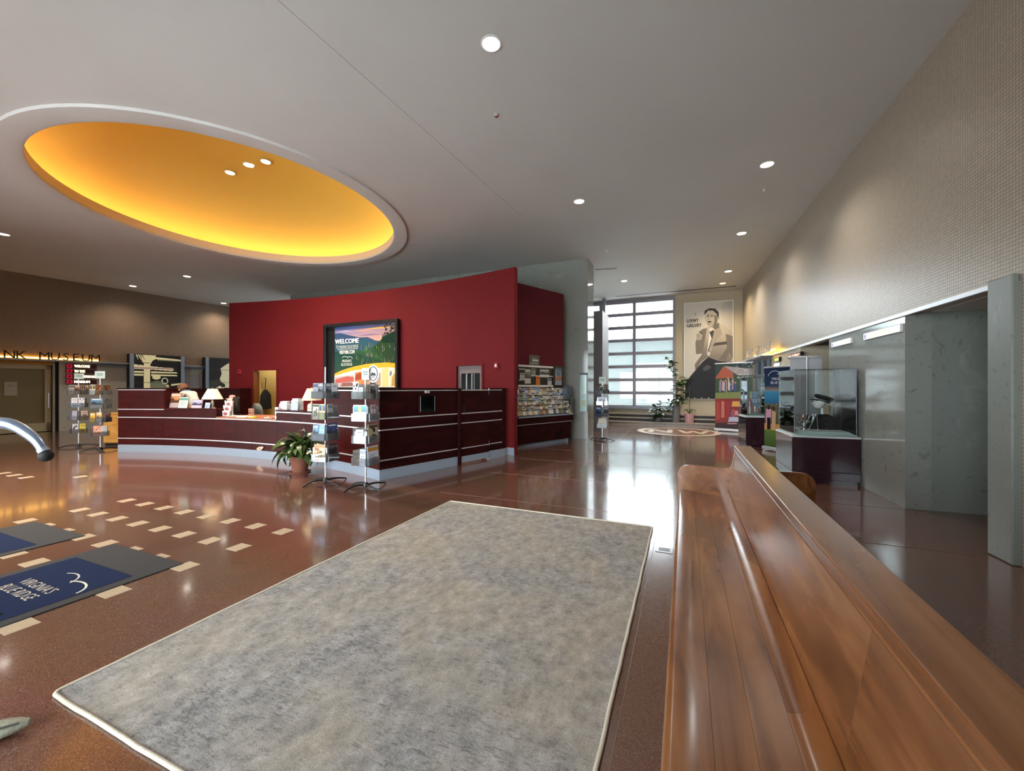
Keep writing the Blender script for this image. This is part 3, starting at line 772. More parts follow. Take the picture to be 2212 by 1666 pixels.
for (px, py), lb in zip(((497, 370), (537, 353), (574, 346)), ('first of three downlights in the yellow dome, nearest the middle', 'middle one of three downlights in the yellow dome', 'last of three downlights in the yellow dome, nearest its rim')):
    # meet the dome surface along the sight line
    best = None
    for i in range(400):
        z = CEIL + 0.2 + i * 0.0024; p = G(px, py, z)
        q = ((p.x - DC.x) / (RX * 1.17)) ** 2 + ((p.y - DC.y) / (RY * 1.17)) ** 2
        if q < 1 and z >= CEIL + 0.16 + sqrt(1 - q): best = (p, z); break
    if best is None: best = (G(px, py, CEIL + 1.0), CEIL + 1.0)
    t = downlight(0, 0, z=best[1] - 0.03, pos=best[0], watts=DOWN * 4.2, r=0.09, label=lb); t['group'] = 'recessed downlights in the yellow dome'
for px, py, lb in ((1072, 247, 'small ceiling sprinkler beyond the largest downlight'), (895, 526, 'small ceiling sprinkler beside the dome rim'), (1310, 540, 'small ceiling sprinkler in front of the marble column'), (1650, 408, 'small ceiling sprinkler beyond the downlight over the bench')):
    p = G(px, py, CEIL); t = thing('ceiling_sprinkler', lb, 'sprinkler', (p.x, p.y, CEIL), 0, 'ceiling sprinklers')
    MB().lathe([(0.04, 0), (0.04, -0.004), (0.012, -0.012), (0.008, -0.03)], 12).build('escutcheon', 'ceiling', t, smooth=40)
    MB().lathe([(0.022, -0.036), (0.022, -0.034)], 12).tube([(0, 0, -0.03), (0, 0, -0.035)], 0.004, 6).build('deflector', 'chrome', t)

# ------------------------------------------------------------------ rug
rc = [G(970, 1083), G(1413, 1140), G(100, 1506)]
rot = -TH
c0 = A2 * 0  # centre from the corners
fl, fr_, nl = rc
ctr = (fr_ + nl) / 2
RW, RLn = 2.50, 3.62
rug = thing('area_rug', 'large pale grey-beige mottled rug lying before the wooden bench', 'rug', (ctr.x, ctr.y, 0), rot)
g = MB(); nx, ny = 40, 56
def rugz(x, y): return 0.011 + 0.002 * sin(3 * x + 1) * sin(2.3 * y)
hx, hy = RW / 2 - 0.018, RLn / 2 - 0.018
vs = [(-hx + 2 * hx * i / nx, -hy + 2 * hy * j / ny, rugz(i, j)) for j in range(ny + 1) for i in range(nx + 1)]
g.add(vs, [(j * (nx + 1) + i, j * (nx + 1) + i + 1, (j + 1) * (nx + 1) + i + 1, (j + 1) * (nx + 1) + i) for j in range(ny) for i in range(nx)])
g.build('pile', 'rug', rug, smooth=60)
e = MB(); pts = []
for (sx, sy, a0) in ((1, -1, -pi / 2), (1, 1, 0), (-1, 1, pi / 2), (-1, -1, pi)):
    for k in range(4):
        a = a0 + pi / 2 * k / 3; pts.append((sx * (RW / 2 - 0.04) + 0.03 * cos(a), sy * (RLn / 2 - 0.04) + 0.03 * sin(a), 0.010))
dens = []
for p, q in zip(pts, pts[1:] + pts[:1]):
    n = max(1, int((Vector(q) - Vector(p)).length / 0.1))
    for k in range(n): dens.append(tuple(Vector(p).lerp(Vector(q), k / n)))
e.tube([(x + R.uniform(-.002, .002), y + R.uniform(-.002, .002), z) for x, y, z in dens + dens[:1]], 0.010, 7, cap=False); e.build('bound_edge', 'rug_edge', rug, smooth=60)

# ------------------------------------------------------------------ bench (local x across the hall, y along it)
bench = thing('station_bench', 'long double-sided varnished oak bench standing along the rug', 'bench', (0.0, 0.0, 0), -TH)
S0, S1 = 0.30, 4.46
MID = 0.508


def mir(poly): return [(2 * MID - x, z) for x, z in poly][::-1]


def seatz(x):
    t = (x - 0.0) / 0.31
    return 0.452 - 0.030 * sin(min(1, max(0, t)) * pi / 2)


def bboth(name, poly, y0, y1, bevel=0.004, smooth=40):
    for pl in (poly, mir(poly)):
        o = MB().prism(pl, y0, y1, 'y').build(name, 'oak', bench, bevel=bevel, smooth=smooth, seg=2)
        if bevel: o.modifiers.new('normals', 'WEIGHTED_NORMAL').keep_sharp = True


nose = [(-0.035 + 0.028 * cos(a), 0.424 + 0.028 * sin(a)) for a in [radians(d) for d in range(270, 89, -20)]]
def slab(x0, x1, n=4):
    return [(x0 + (x1 - x0) * i / n, seatz(x0 + (x1 - x0) * i / n)) for i in range(n + 1)]
bboth('seat_board', [(0.02, 0.395)] + nose[::1] + slab(0.0, 0.075, 2) + [(0.075, 0.395)], S0, S1, 0)
bboth('seat_board', slab(0.076, 0.19) + [(0.19, 0.385), (0.076, 0.385)], S0, S1, 0)
bboth('seat_board', slab(0.191, 0.305) + [(0.305, 0.385), (0.191, 0.385)], S0, S1, 0)
cove = [(0.306 + 0.075 * sin(a), 0.422 + 0.075 * (1 - cos(a))) for a in [radians(d) for d in range(0, 81, 10)]]
cove += [(cove[-1][0] + 0.035, cove[-1][1] - 0.01), (0.36, 0.385), (0.306, 0.385)]
for a, b in ((S0, 1.569), (1.5705, S1)): bboth('cove_rail', cove, a, b, 0)
bk0 = (0.384, 0.487)
back = [bk0, (0.446, 0.872), (0.49, 0.872), (0.44, 0.44), (0.40, 0.47)]
for a, b in ((S0, 1.329), (1.3305, S1)): bboth('back_panel', back, a, b, 0)
for s in (-1, 1):
    MB().tube([(MID + s * 0.068, S0, 0.874), (MID + s * 0.068, S1 + 0.015, 0.874)], 0.008, 8).build('cap_bead', 'oak', bench, smooth=60)
B(MID - 0.073, MID + 0.073, S0 - 0.02, S1 + 0.02, 0.876, 0.922).build('back_cap', 'oak', bench, bevel=0.007, seg=3, smooth=40).modifiers.new('normals', 'WEIGHTED_NORMAL')
B(0.0, 2 * MID, S0 + 0.05, S1 - 0.02, 0.0, 0.385).build('seat_base', 'oak', bench, bevel=0.004)
for y in (S0 - 0.045, S1):
    r = 0.11
    p = [(-0.075, 0), (2 * MID + 0.075, 0)]
    p += [(2 * MID + 0.075 - r + r * cos(a), 0.70 - r + r * sin(a)) for a in [radians(d) for d in range(0, 91, 15)]]
    p += [(MID + 0.10, 0.70), (MID + 0.07, 0.875), (MID - 0.07, 0.875), (MID - 0.10, 0.70)]
    p += [(-0.075 + r + r * cos(a), 0.70 - r + r * sin(a)) for a in [radians(d) for d in range(90, 181, 15)]]
    MB().prism(p, y, y + 0.045, 'y').build('end_panel', 'oak', bench, bevel=0.008, seg=3, smooth=40).modifiers.new('normals', 'WEIGHTED_NORMAL')

# ------------------------------------------------------------------ floor outlet, entrance mats
p = G(1435, 1189)
t = thing('floor_outlet', 'small square metal floor outlet box between rug and bench', 'outlet', (p.x, p.y, 0), -TH)
B(-0.075, 0.075, -0.06, 0.06, 0, 0.006).build('cover_frame', 'silver', t, bevel=0.004)
B(-0.05, 0.05, -0.035, 0.035, 0.006, 0.008).build('lid', 'steel', t, bevel=0.001)
MB().box(-0.04, 0.04, -0.028, -0.02, 0.008, 0.009).box(-0.04, 0.04, 0.012, 0.022, 0.008, 0.009).build('lid_slots', 'black', t)


def flat(mb):                         # a print drawn upright laid down on the floor (x stays, z becomes y, layers rise)
    mb.v = [(x, z, 0.010 - y) for x, y, z in mb.v]; return mb


def ent_mat(b0, b1, s0, s1, label, k):
    w, l = b1 - b0, s1 - s0
    p = A2 * s0 + B2 * b0
    t = thing('entrance_mat', label, 'mat', (p.x, p.y, 0), -TH, 'blue visitor entrance mats')
    B(0, w, 0, l, 0, 0.009).build('backing', 'mat', t, bevel=0.003)
    m = MB()
    m.rect(0.09, 0.12, w - 0.09, l - 0.30, ((24, 31, 54), (24, 31, 54), (30, 38, 62), (30, 38, 62)))
    m.arcline(w * 0.50, l - 0.58, 0.16, 0.13, 0.012, 0.25, 2.2, (170, 170, 160)); m.arcline(w * 0.72, l - 0.62, 0.18, 0.12, 0.014, 0.1, 2.3, (190, 188, 170))
    m.text("VIRGINIA'S", w * 0.5, l - 0.70, 0.075, (168, 162, 150), 0.46, 'c')
    m.text('BLUE RIDGE', w * 0.5, l - 0.80, 0.075, (168, 162, 150), 0.46, 'c')
    m.rect(0.19, l - 1.42, w - 0.19, l - 0.93, (24, 25, 27))
    for k in range(8): m.rect(w * 0.5 - 0.18 + 0.045 * k, l - 1.02, w * 0.5 - 0.15 + 0.045 * k, l - 0.975, (130, 104, 80))
    m.text("VISITORS'", w * 0.5, l - 1.18, 0.12, (206, 190, 150), 0.58, 'c', fat=0.006)
    m.text('CENTER', w * 0.5, l - 1.35, 0.12, (206, 190, 150), 0.50, 'c', fat=0.006)
    flat(m).build('mat_print', 'print_mat', t)


ent_mat(-4.95, -3.875, 0.15, 2.055, 'dark blue entrance mat with pale visitor lettering, the nearer of two', 0)
ent_mat(-6.58, -5.50, 0.15, 2.055, 'dark blue entrance mat partly in view, beyond the lettered one', 1)

# ------------------------------------------------------------------ objects cut by the photo's edge: bent steel arm, grey case
st = thing('tube_stand', 'bent pale steel tube with a black round rubber end, reaching in from the edge', 'stand', (-2.62, 1.72, 0))
P3 = lambda px, py, Y: ((px - CX) / F * Y + 2.62, Y - 1.72, H + (HY - py) * Y / F)
arm = [P3(-260, 1010, 1.72), P3(-200, 950, 1.70), P3(-110, 918, 1.68), P3(0, 914, 1.66), P3(35, 922, 1.66), P3(62, 938, 1.66), P3(82, 955, 1.66), P3(95, 975, 1.66)]
sm = []
for i in range(len(arm) - 1):
    for k in range(4):
        a = Vector(arm[i]); b = Vector(arm[i + 1]); pa = Vector(arm[max(0, i - 1)]); pb = Vector(arm[min(len(arm) - 1, i + 2)]); s = k / 4
        sm.append(0.5 * ((2 * a) + (b - pa) * s + (2 * pa - 5 * a + 4 * b - pb) * s * s + (3 * a - pa - 3 * b + pb) * s ** 3))
sm.append(Vector(arm[-1]))
MB().tube(sm, [0.024 - 0.007 * min(1, max(0, (i / len(sm) - 0.4) / 0.5)) for i in range(len(sm))], 14).build('curved_arm', 'arm_steel', st, smooth=60)
tip = Vector(arm[-1])
d = (Vector(arm[-1]) - Vector(arm[-2])).normalized()
MB().tube([tip - d * 0.012, tip + d * 0.004], 0.0185, 14).build('ferrule', 'steel', st, smooth=40)
MB().ball(tip + Vector((0.008, 0, -0.018)), 0.024, 16, 10).build('end_wheel', 'rubber', st, smooth=60)
b0 = Vector(arm[0])
MB().tube([b0, (b0.x, b0.y, 0.03)], 0.016, 12).build('upright_tube', 'silver', st, smooth=60)
MB().lathe([(0.001, 0), (0.20, 0), (0.20, 0.015), (0.04, 0.035), (0.018, 0.05)], 24, (b0.x, b0.y, 0)).build('base_plate', 'steel', st, smooth=40)
p = G(-12, 1600)
gb = thing('cloth_bag', 'grey-green soft bag end on the floor at the photo edge, below the mats', 'bag', (p.x, p.y, 0), 0.55)
rg = []
for i in range(9):
    x = -0.20 + 0.30 * i / 8; k = sqrt(max(0.0, 1 - ((i - 4) / 4.3) ** 2))
    rg.append([(x, 0.055 * k * cos(a) * (1 + 0.12 * sin(3 * a + i)), 0.036 + 0.034 * k * sin(a) * (1 + 0.1 * cos(2 * a + i))) for a in [2 * pi * j / 12 for j in range(12)]])
MB().loft(rg).build('bag_body', simple('grey_green_canvas', (146, 146, 128), 0.85, bump=(60, 0.5)), gb, smooth=60)
MB().tube([(-0.17, -0.04, 0.06), (-0.05, -0.055, 0.074), (0.08, -0.03, 0.06)], 0.005, 6).build('seam', simple('dark_seam', (74, 76, 66), 0.9), gb)

# ------------------------------------------------------------------ reception counter (follows two arcs and a straight side)
pL, pA, pB, pC, pD, pE = (DESK.phi(x) for x in (255, 355, 468, 597, 700, 819))
pE = DESK.phi(818)
o = DESK.pt((pL + pE) / 2, 0.2)
ct = thing('reception_counter', 'long curved dark red mahogany reception counter with aluminium strips', 'counter', (o.x, o.y, 0))
seams = [pL, DESK.phi(352), DESK.phi(460), DESK.phi(545), DESK.phi(600), DESK.phi(660), DESK.phi(735), pE]
ZT = 1.455
for a, b in zip(seams, seams[1:]):
    g_ = 0.0002
    for z0, z1 in ((0.17, 0.305), (0.325, 0.79)):
        MB().arc(DESK, 0, 0.04, a - g_, b + g_, z0, z1, 5).world('front_panel', 'mahogany', ct)
def band(name, z0, z1, a, b, mat, d0=0.0, d1=0.04, n=8): return MB().arc(DESK, d0, d1, a, b, z0, z1, n).world(name, mat, ct)
band('upper_panel', 0.81, 0.975, pL, pB, 'mahogany'); band('upper_panel', 0.81, 0.975, pC, pE, 'mahogany')
band('tall_panel', 0.995, 1.425, pL, pA, 'mahogany'); band('tall_panel', 0.995, 1.425, pD, pE, 'mahogany')
for z, a, b in ((0.305, pL, pE), (0.79, pL, pE), (0.975, pL, pA), (0.975, pC, pE), (1.425, pL, pA), (1.425, pD, pE)):
    band('trim_strip', z, z + 0.02, a, b, 'silver', -0.008, 0.04, 16)
band('plinth', 0.0, 0.168, pL, pE, 'plinth', -0.006, 0.05, 16)
band('tall_cap', 1.445, 1.475, pL, pA, 'mahogany_dark', -0.02, 0.34); band('tall_cap', 1.445, 1.475, pD, pE, 'mahogany_dark', -0.02, 0.34)
band('ledge_top', 0.978, 1.015, pA, pB, 'mahogany', -0.012, 0.36); band('ledge_top', 0.998, 1.025, pC, pD, 'mahogany', -0.012, 0.36)
band('desk_top', 0.81, 0.84, pB + 0.0, pC, simple('desk_laminate', (150, 92, 60), 0.4), -0.012, 0.86)
band('desk_top', 0.72, 0.75, pL, pB, 'mahogany', 0.30, 0.86); band('desk_top', 0.72, 0.75, pC, pE + 0.09, 'mahogany', 0.30, 0.86)
band('inner_panel', 0.1, 0.975, pL, pB, 'mahogany_dark', 0.26, 0.30); band('inner_panel', 0.1, 0.975, pC, pE + 0.02, 'mahogany_dark', 0.26, 0.30)
band('inner_panel', 0.995, 1.445, pL, pA, 'mahogany_dark', 0.26, 0.30); band('inner_panel', 0.995, 1.445, pD, pE + 0.02, 'mahogany_dark', 0.26, 0.30)
for ph, z1 in ((pL, 1.445), (pA + 0.004, 1.445), (pB + 0.003, 0.975), (pC, 0.998), (pD, 1.445)):
    band('end_panel', 0.02 if ph == pL else 0.8, z1, ph, ph - 0.003, 'mahogany_dark', 0.0, 0.34, 1)
band('desk_support', 0.0, 0.81, pB, pC, 'mahogany_dark', 0.30, 0.34)


def sd(name, mat, u0, u1, d0, d1, z0, z1, bevel=0.0):
    m = B(u0, u1, d0, d1, z0, z1); m.v = [tuple(SIDE.at(x, y, z)) for x, y, z in m.v]; return m.world(name, mat, ct, bevel=bevel)


uG0, uG1, uG2 = SIDE.u(988), SIDE.u(1055), SIDE.u(1084)
uM0, uM1 = SIDE.u(905), SIDE.u(937)
for u0, u1 in ((0.0, uM0 - 0.05), (uM0 - 0.05, uG0)):
    for z0, z1 in ((0.17, 0.305), (0.325, 0.79), (0.81, 0.975), (0.995, 1.425)):
        sd('side_panel', 'mahogany_dark', u0 + 0.002, u1 - 0.002, 0, 0.05, z0, z1)
sd('plinth', 'plinth', -0.004, uG0, -0.006, 0.05, 0, 0.168)
for z in (0.305, 0.79, 0.975, 1.425): sd('trim_strip', 'silver', 0, uG0, -0.008, 0.05, z, z + 0.02)
sd('tall_cap', 'mahogany_dark', -0.01, uG0 + 0.06, -0.02, 0.34, 1.445, 1.475, 0.004)
sd('gate_post', 'mahogany_dark', uG0, uG0 + 0.06, -0.05, 0.10, 0, 1.475, 0.004)
gate = sd('gate', 'mahogany_dark', uG0 + 0.075, uG1 - 0.004, -0.02, 0.02, 0.16, 1.44)
def gsub(name, mat, u0, u1, d0, d1, z0, z1):
    m = B(u0, u1, d0, d1, z0, z1); m.v = [tuple(SIDE.at(x, y, z)) for x, y, z in m.v]; return m.world(name, mat, gate)
for z in (0.305, 0.79, 0.975, 1.425): gsub('trim_strip', 'silver', uG0 + 0.075, uG1 - 0.004, -0.028, -0.02, z, z + 0.02)
gsub('kick_plate', 'plinth', uG0 + 0.075, uG1 - 0.004, -0.024, 0.0, 0.04, 0.16)
gsub('gate_handle', 'chrome', uG0 + 0.14, uG0 + 0.16, -0.06, -0.02, 1.02, 1.14)
gsub('lock', 'chrome', uG0 + 0.062, uG0 + 0.075, -0.03, 0.0, 1.06, 1.40)
for z in (0.28, 1.34): gsub('hinge', 'chrome', uG1 - 0.012, uG1 + 0.004, -0.028, -0.02, z, z + 0.12)
for z0, z1 in ((0.17, 0.305), (0.325, 0.79), (0.81, 0.975), (0.995, 1.425)): sd('side_panel', 'mahogany_dark', uG1 + 0.004, uG2, 0, 0.05, z0, z1)
for z in (0.305, 0.79, 0.975, 1.425): sd('trim_strip', 'silver', uG1 + 0.004, uG2, -0.008, 0.05, z, z + 0.02)
sd('plinth', 'plinth', uG1 + 0.004, uG2 + 0.1, -0.006, 0.05, 0, 0.168)
sd('end_panel', 'mahogany_dark', uG2, uG2 + 0.14, 0.0, 0.14, 0.17, 1.475)
sd('tall_cap', 'mahogany_dark', uG1 + 0.004, uG2 + 0.14, -0.02, 0.16, 1.445, 1.475)
# window slot with dark screen in the side panel
zs0, zs1 = 1.06, 1.335
sd('screen_frame', 'mahogany_dark', uM0 - 0.02, uM1 + 0.02, -0.03, 0.0, zs0 - 0.04, zs1 + 0.04)
sd('screen', simple('dark_screen', (8, 12, 10), 0.08), uM0 + 0.01, uM1 - 0.01, -0.034, -0.03, zs0, zs1)
for u in (uM0 + 0.0, uM1 - 0.012): sd('screen_edge', 'steel', u, u + 0.012, -0.036, -0.03, zs0, zs1)
sd('screen_light', 'silver', (uM0 + uM1) / 2 - 0.05, (uM0 + uM1) / 2 + 0.05, -0.035, -0.008, 1.385, 1.425, 0.004)
# flat leaf-shaped plaque low on the counter front
p = DESK.phi(563)
q = DESK.pt(p, -0.012, 0.21)
t = thing('leaf_plaque', 'small cream leaf-shaped plaque low on the curved counter front', 'plaque', q, p - pi / 2)
lf = [(-0.11, -0.02), (-0.05, -0.04), (0.03, -0.035), (0.08, 0.0), (0.115, 0.04), (0.04, 0.045), (-0.03, 0.035), (-0.08, 0.01)]
MB().prism(lf, -0.008, 0.004, 'y').build('plaque_body', simple('cream_plaque', (214, 190, 160), 0.5), t, bevel=0.002)
MB().rect(-0.05, -0.012, 0.05, 0.0, (140, 96, 80)).rect(-0.04, 0.012, 0.045, 0.02, (160, 116, 96)).build('plaque_print', 'print', t, loc=(0, -0.009, 0))

# back partition of dark wood behind the desk
BK = Arc((-9.695, -1.833), 13.2)
bp0, bp1 = BK.phi(352), BK.phi(518)
q = BK.pt((bp0 + bp1) / 2, 0.05)
t = thing('back_cabinet', 'low dark mahogany back cabinet behind the counter, before the red wall end', 'cabinet', (q.x, q.y, 0))
n = 5
for i in range(n):
    a = bp0 + (bp1 - bp0) * i / n; b = bp0 + (bp1 - bp0) * (i + 1) / n
    MB().arc(BK, 0, 0.04, a - 0.0006, b + 0.0006, 0.1, 1.43, 3).world('cabinet_panel', 'mahogany_dark', t)
MB().arc(BK, 0.04, 0.40, bp0, bp1, 0.0, 1.43, 10).world('carcass', 'mahogany_dark', t)
MB().arc(BK, -0.02, 0.42, bp0, bp1, 1.43, 1.465, 10).world('cabinet_top', 'mahogany_dark', t)


# ------------------------------------------------------------------ printed matter
def shade_(c, k): return tuple(max(0, min(255, int(v * k))) for v in c)


def cover(mb, w, h, style, c1, c2, seed=0):
    """cover design drawn on x -w/2..w/2, z 0..h"""
    r = random.Random(seed); x0, x1 = -w / 2 + 0.004, w / 2 - 0.004; z0, z1 = 0.004, h - 0.004
    H_ = z1 - z0; W_ = x1 - x0
    dk = shade_(c1, 0.45)
    if style == 'photo':
        mb.rect(x0, z0 + H_ * .35, x1, z1, (shade_(c2, .8), shade_(c2, .9), shade_(c2, 1.25), shade_(c2, 1.15)))
        mb.poly([(x0, z0 + H_ * .35), (x1, z0 + H_ * .35), (x1, z0 + H_ * .62), (x0 + W_ * .6, z0 + H_ * .5), (x0 + W_ * .3, z0 + H_ * .7), (x0, z0 + H_ * .52)], shade_(c2, .5))
        mb.rect(x0 + W_ * .12, z0 + H_ * .84, x1 - W_ * .12, z0 + H_ * .92, (235, 232, 224))
    elif style == 'logo':
        s = W_ * .30
        mb.rect(-s, z0 + H_ * .16, s, z0 + H_ * .16 + 2 * s, c2); mb.ell(0, z0 + H_ * .16 + s, s * .55, s * .55, shade_(c1, 1.1), 12)
        mb.rect(x0 + W_ * .2, z0 + H_ * .78, x1 - W_ * .2, z0 + H_ * .83, dk)
    elif style == 'head':
        mb.rect(x0, z0 + H_ * .58, x1, z0 + H_ * .94, (shade_(c2, .7), shade_(c2, .7), shade_(c2, 1.2), shade_(c2, 1.2)))
        mb.rect(-W_ * .12, z0 + H_ * .60, W_ * .12, z0 + H_ * .9, (214, 160, 60))
    elif style == 'map':
        for k in range(9):
            a, b = r.uniform(x0, x1 - W_ * .3), r.uniform(z0, z1 - H_ * .25)
            mb.poly([(a, b), (a + W_ * r.uniform(.15, .3), b + H_ * .03), (a + W_ * r.uniform(.1, .3), b + H_ * r.uniform(.1, .24)), (a + W_ * .03, b + H_ * .15)], shade_(c2, r.uniform(.5, 1.4)))
        mb.rect(x0, z1 - H_ * .16, x1, z1 - H_ * .03, shade_(c2, 1.2))
    elif style == 'cow':
        for k in range(8):
            mb.ell(r.uniform(x0 + W_ * .15, x1 - W_ * .15), r.uniform(z0 + H_ * .1, z1 - H_ * .1), W_ * r.uniform(.06, .15), H_ * r.uniform(.04, .1), c2, 9)
    if style in ('text', 'logo', 'head'):
        n = 5 if style == 'text' else 2
        for k in range(n):
            zz = z0 + H_ * ((.56 if style == 'text' else .12 if style == 'logo' else .5) - .09 * k)
            if zz > z0: mb.rect(x0 + W_ * .12, zz, x1 - W_ * r.uniform(.12, .35), zz + H_ * .025, shade_(c1, .55))
        if style == 'text': mb.rect(x0, z1 - H_ * .26, x1, z1 - H_ * .06, c2)
    return mb


def card_mesh(w, h, style, c1, c2, seed=0, th=0.006):
    m = MB().box(-w / 2, w / 2, 0.0, th, 0, h, c1)
    return cover(m, w, h, style, c1, c2, seed).mesh('brochure', 'print_gloss')


def brochure(loc, rotz, tilt, spec, label, group, name='brochure', cat='brochure', seed=0):
    o = link(name, card_mesh(*spec, seed=seed), None, loc); o.rotation_euler = (-tilt, 0, rotz)
    return tag(o, label, cat, group)


# ------------------------------------------------------------------ brochure spinners
pk = MB()
pk.box(-0.125, 0.125, 0.0, 0.002, 0.0, 0.11).box(-0.125, 0.125, 0.0, 0.030, 0.0, 0.002).box(-0.125, 0.125, 0.028, 0.030, 0.0, 0.215)
pk.box(-0.125, -0.123, 0.0, 0.03, 0, 0.11).box(0.123, 0.125, 0.0, 0.03, 0, 0.11)
POCKET = pk.mesh('pocket', 'acrylic')
lg = MB()
lgp = [(0.02, 0, 0.05), (0.10, 0.02, 0.062), (0.18, 0.06, 0.055), (0.25, 0.12, 0.035), (0.30, 0.19, 0.012)]
lg.tube(lgp, [0.018, 0.016, 0.014, 0.013, 0.011], 8)
LEG = lg.mesh('leg', 'black', smooth=60)
ZT4 = (1.315, 0.995, 0.675, 0.355)


def spinner(px, py, label, where, tiers, top=1.62):
    p = G(px, py)
    t = thing('brochure_stand', label, 'rack', (p.x, p.y, 0), 0, 'revolving brochure stands')
    for k in range(4):
        l = link('leg', LEG, t, (0, 0, 0), k * pi / 2 + 0.4)
    MB().lathe([(0.001, 0.02), (0.04, 0.02), (0.045, 0.05), (0.03, 0.085), (0.016, 0.09)], 16).build('hub', 'black', t, smooth=40)
    MB().tube([(0, 0, 0.05), (0, 0, top)], 0.0115, 12).build('pole', 'chrome', t, smooth=60)
    base = atan2(-p.x, p.y)
    for i, (rt, faces) in enumerate(tiers):
        jit = 0.12 * sin(px + 5 * i)
        if -1 in faces: faces = {k + 1: v for k, v in faces.items()}; rt = base - Q4 + jit
        elif 1 in faces: rt = base - 0.62 + jit
        else: rt = base + jit
        for k in range(4):
            a = rt + k * pi / 2
            link('pocket', POCKET, t, (0.155 * sin(a), -0.155 * cos(a), ZT4[i]), a)
        for fi, items in faces.items():
            a = rt + fi * pi / 2
            for n, (ux, spec, lb) in enumerate(items):
                q = Vector((ux, -0.142)); ca, sa = cos(a), sin(a)
                loc = (p.x + q.x * ca - q.y * sa, p.y + q.x * sa + q.y * ca, ZT4[i] + 0.003)
                brochure(loc, a, 0.055, spec, f'{lb}, {("top", "second", "third", "bottom")[i]} tier of {where}', 'leaflets on the revolving stands', seed=int(px) + i * 7 + n)
    return t


N_, Wd = (0.105, 0.235), (0.20, 0.26)
Q4 = pi / 4
spinner(703, 1044, 'brochure stand with chrome pole beside the potted lily at the counter', 'the stand by the lily', [
    (0.55, {0: [(-0.06, (*N_, 'photo', (120, 128, 140), (112, 122, 142)), 'grey blue leaflet'), (0.055, (*N_, 'logo', (222, 224, 230), (34, 36, 44)), 'white leaflet with black square logo')],
            -1: [(0.05, (*N_, 'photo', (132, 136, 146), (120, 120, 130)), 'grey folded leaflet'), (-0.06, (*N_, 'text', (150, 150, 160), (92, 98, 112)), 'pale grey leaflet')]}),
    (-0.30, {0: [(-0.06, (*N_, 'map', (214, 206, 180), (60, 66, 62)), 'cream leaflet with dark pictures'), (0.058, (*N_, 'head', (206, 202, 150), (60, 90, 140)), 'yellowish leaflet with blue head')],
             1: [(-0.05, (*N_, 'text', (190, 196, 200), (130, 140, 150)), 'pale leaflet seen edge on')]}),
    (0.62, {0: [(0.0, (*Wd, 'photo', (28, 44, 78), (54, 78, 128)), 'dark blue mountain magazine')],
            -1: [(-0.06, (*N_, 'photo', (150, 176, 206), (110, 136, 160)), 'waterfall leaflet'), (0.058, (*N_, 'text', (160, 190, 220), (140, 176, 214)), 'light blue leaflet')]}),
    (0.66, {0: [(0.0, (*Wd, 'text', (70, 66, 78), (120, 112, 112)), 'dark grey magazine')],
            -1: [(0.0, (*Wd, 'map', (196, 172, 140), (170, 104, 60)), 'brown map magazine')]})], 1.80)
spinner(790, 1055, 'brochure stand with round white emblem at the sharp counter corner', 'the corner stand', [
    (0.5, {0: [(0.02, (*N_, 'photo', (166, 160, 156), (96, 92, 96)), 'grey train leaflet')],
           -1: [(-0.055, (0.12, 0.25, 'cow', (222, 222, 222), (28, 28, 30)), 'white leaflet with black cow patches'), (0.065, (0.09, 0.17, 'logo', (216, 214, 206), (70, 64, 60)), 'short white picture leaflet')]}),
    (-0.34, {0: [(0.0, (0.225, 0.235, 'head', (206, 218, 232), (60, 140, 170)), 'wide white card with blue yellow header')],
             1: [(0.0, (*N_, 'text', (184, 176, 180), (150, 120, 130)), 'mauve leaflet seen edge on')]}),
    (0.42, {0: [(0.0, (0.21, 0.27, 'map', (170, 160, 132), (60, 54, 44)), 'tan guide with dark lettering')],
            -1: [(0.0, (0.13, 0.20, 'logo', (222, 222, 226), (44, 40, 50)), 'small leaning white card')]}),
    (-0.34, {0: [(0.0, (0.235, 0.275, 'text', (196, 206, 222), (176, 130, 60)), 'large white sheet with photo strip')],
             -1: [(0.06, (*N_, 'text', (190, 196, 206), (150, 156, 166)), 'white leaflet beside the large sheet')]})], 1.60)
spinner(170, 966, 'brochure stand nearest the museum doors, farther from the oak cabinet', 'the stand by the museum doors', [
    (-0.6, {0: [(-0.06, (*N_, 'text', (170, 160, 150), (110, 100, 96)), 'grey beige leaflet'), (0.06, (*N_, 'photo', (150, 130, 120), (140, 108, 92)), 'brown photo leaflet')],
            1: [(-0.06, (*N_, 'head', (176, 140, 124), (96, 64, 60)), 'rose leaflet with dark band'), (0.058, (*N_, 'photo', (170, 140, 124), (150, 120, 104)), 'sandy photo leaflet')]}),
    (-0.3, {0: [(-0.06, (*N_, 'logo', (214, 212, 216), (50, 50, 56)), 'white leaflet with dark square'), (0.06, (*N_, 'cow', (218, 218, 224), (110, 110, 124)), 'white leaflet with grey drawing')]}),
    (-0.9, {0: [(0.02, (*N_, 'text', (196, 190, 210), (180, 176, 200)), 'lilac grey leaflet')],
            1: [(0.0, (0.17, 0.23, 'logo', (226, 206, 200), (58, 60, 76)), 'pale pink card with dark oval')]}),
    (-0.2, {0: [(-0.06, (*N_, 'cow', (196, 196, 206), (40, 38, 48)), 'white leaflet with dark bars'), (0.06, (*N_, 'logo', (190, 178, 80), (50, 44, 30)), 'yellow leaflet with black block')]})], 1.70)
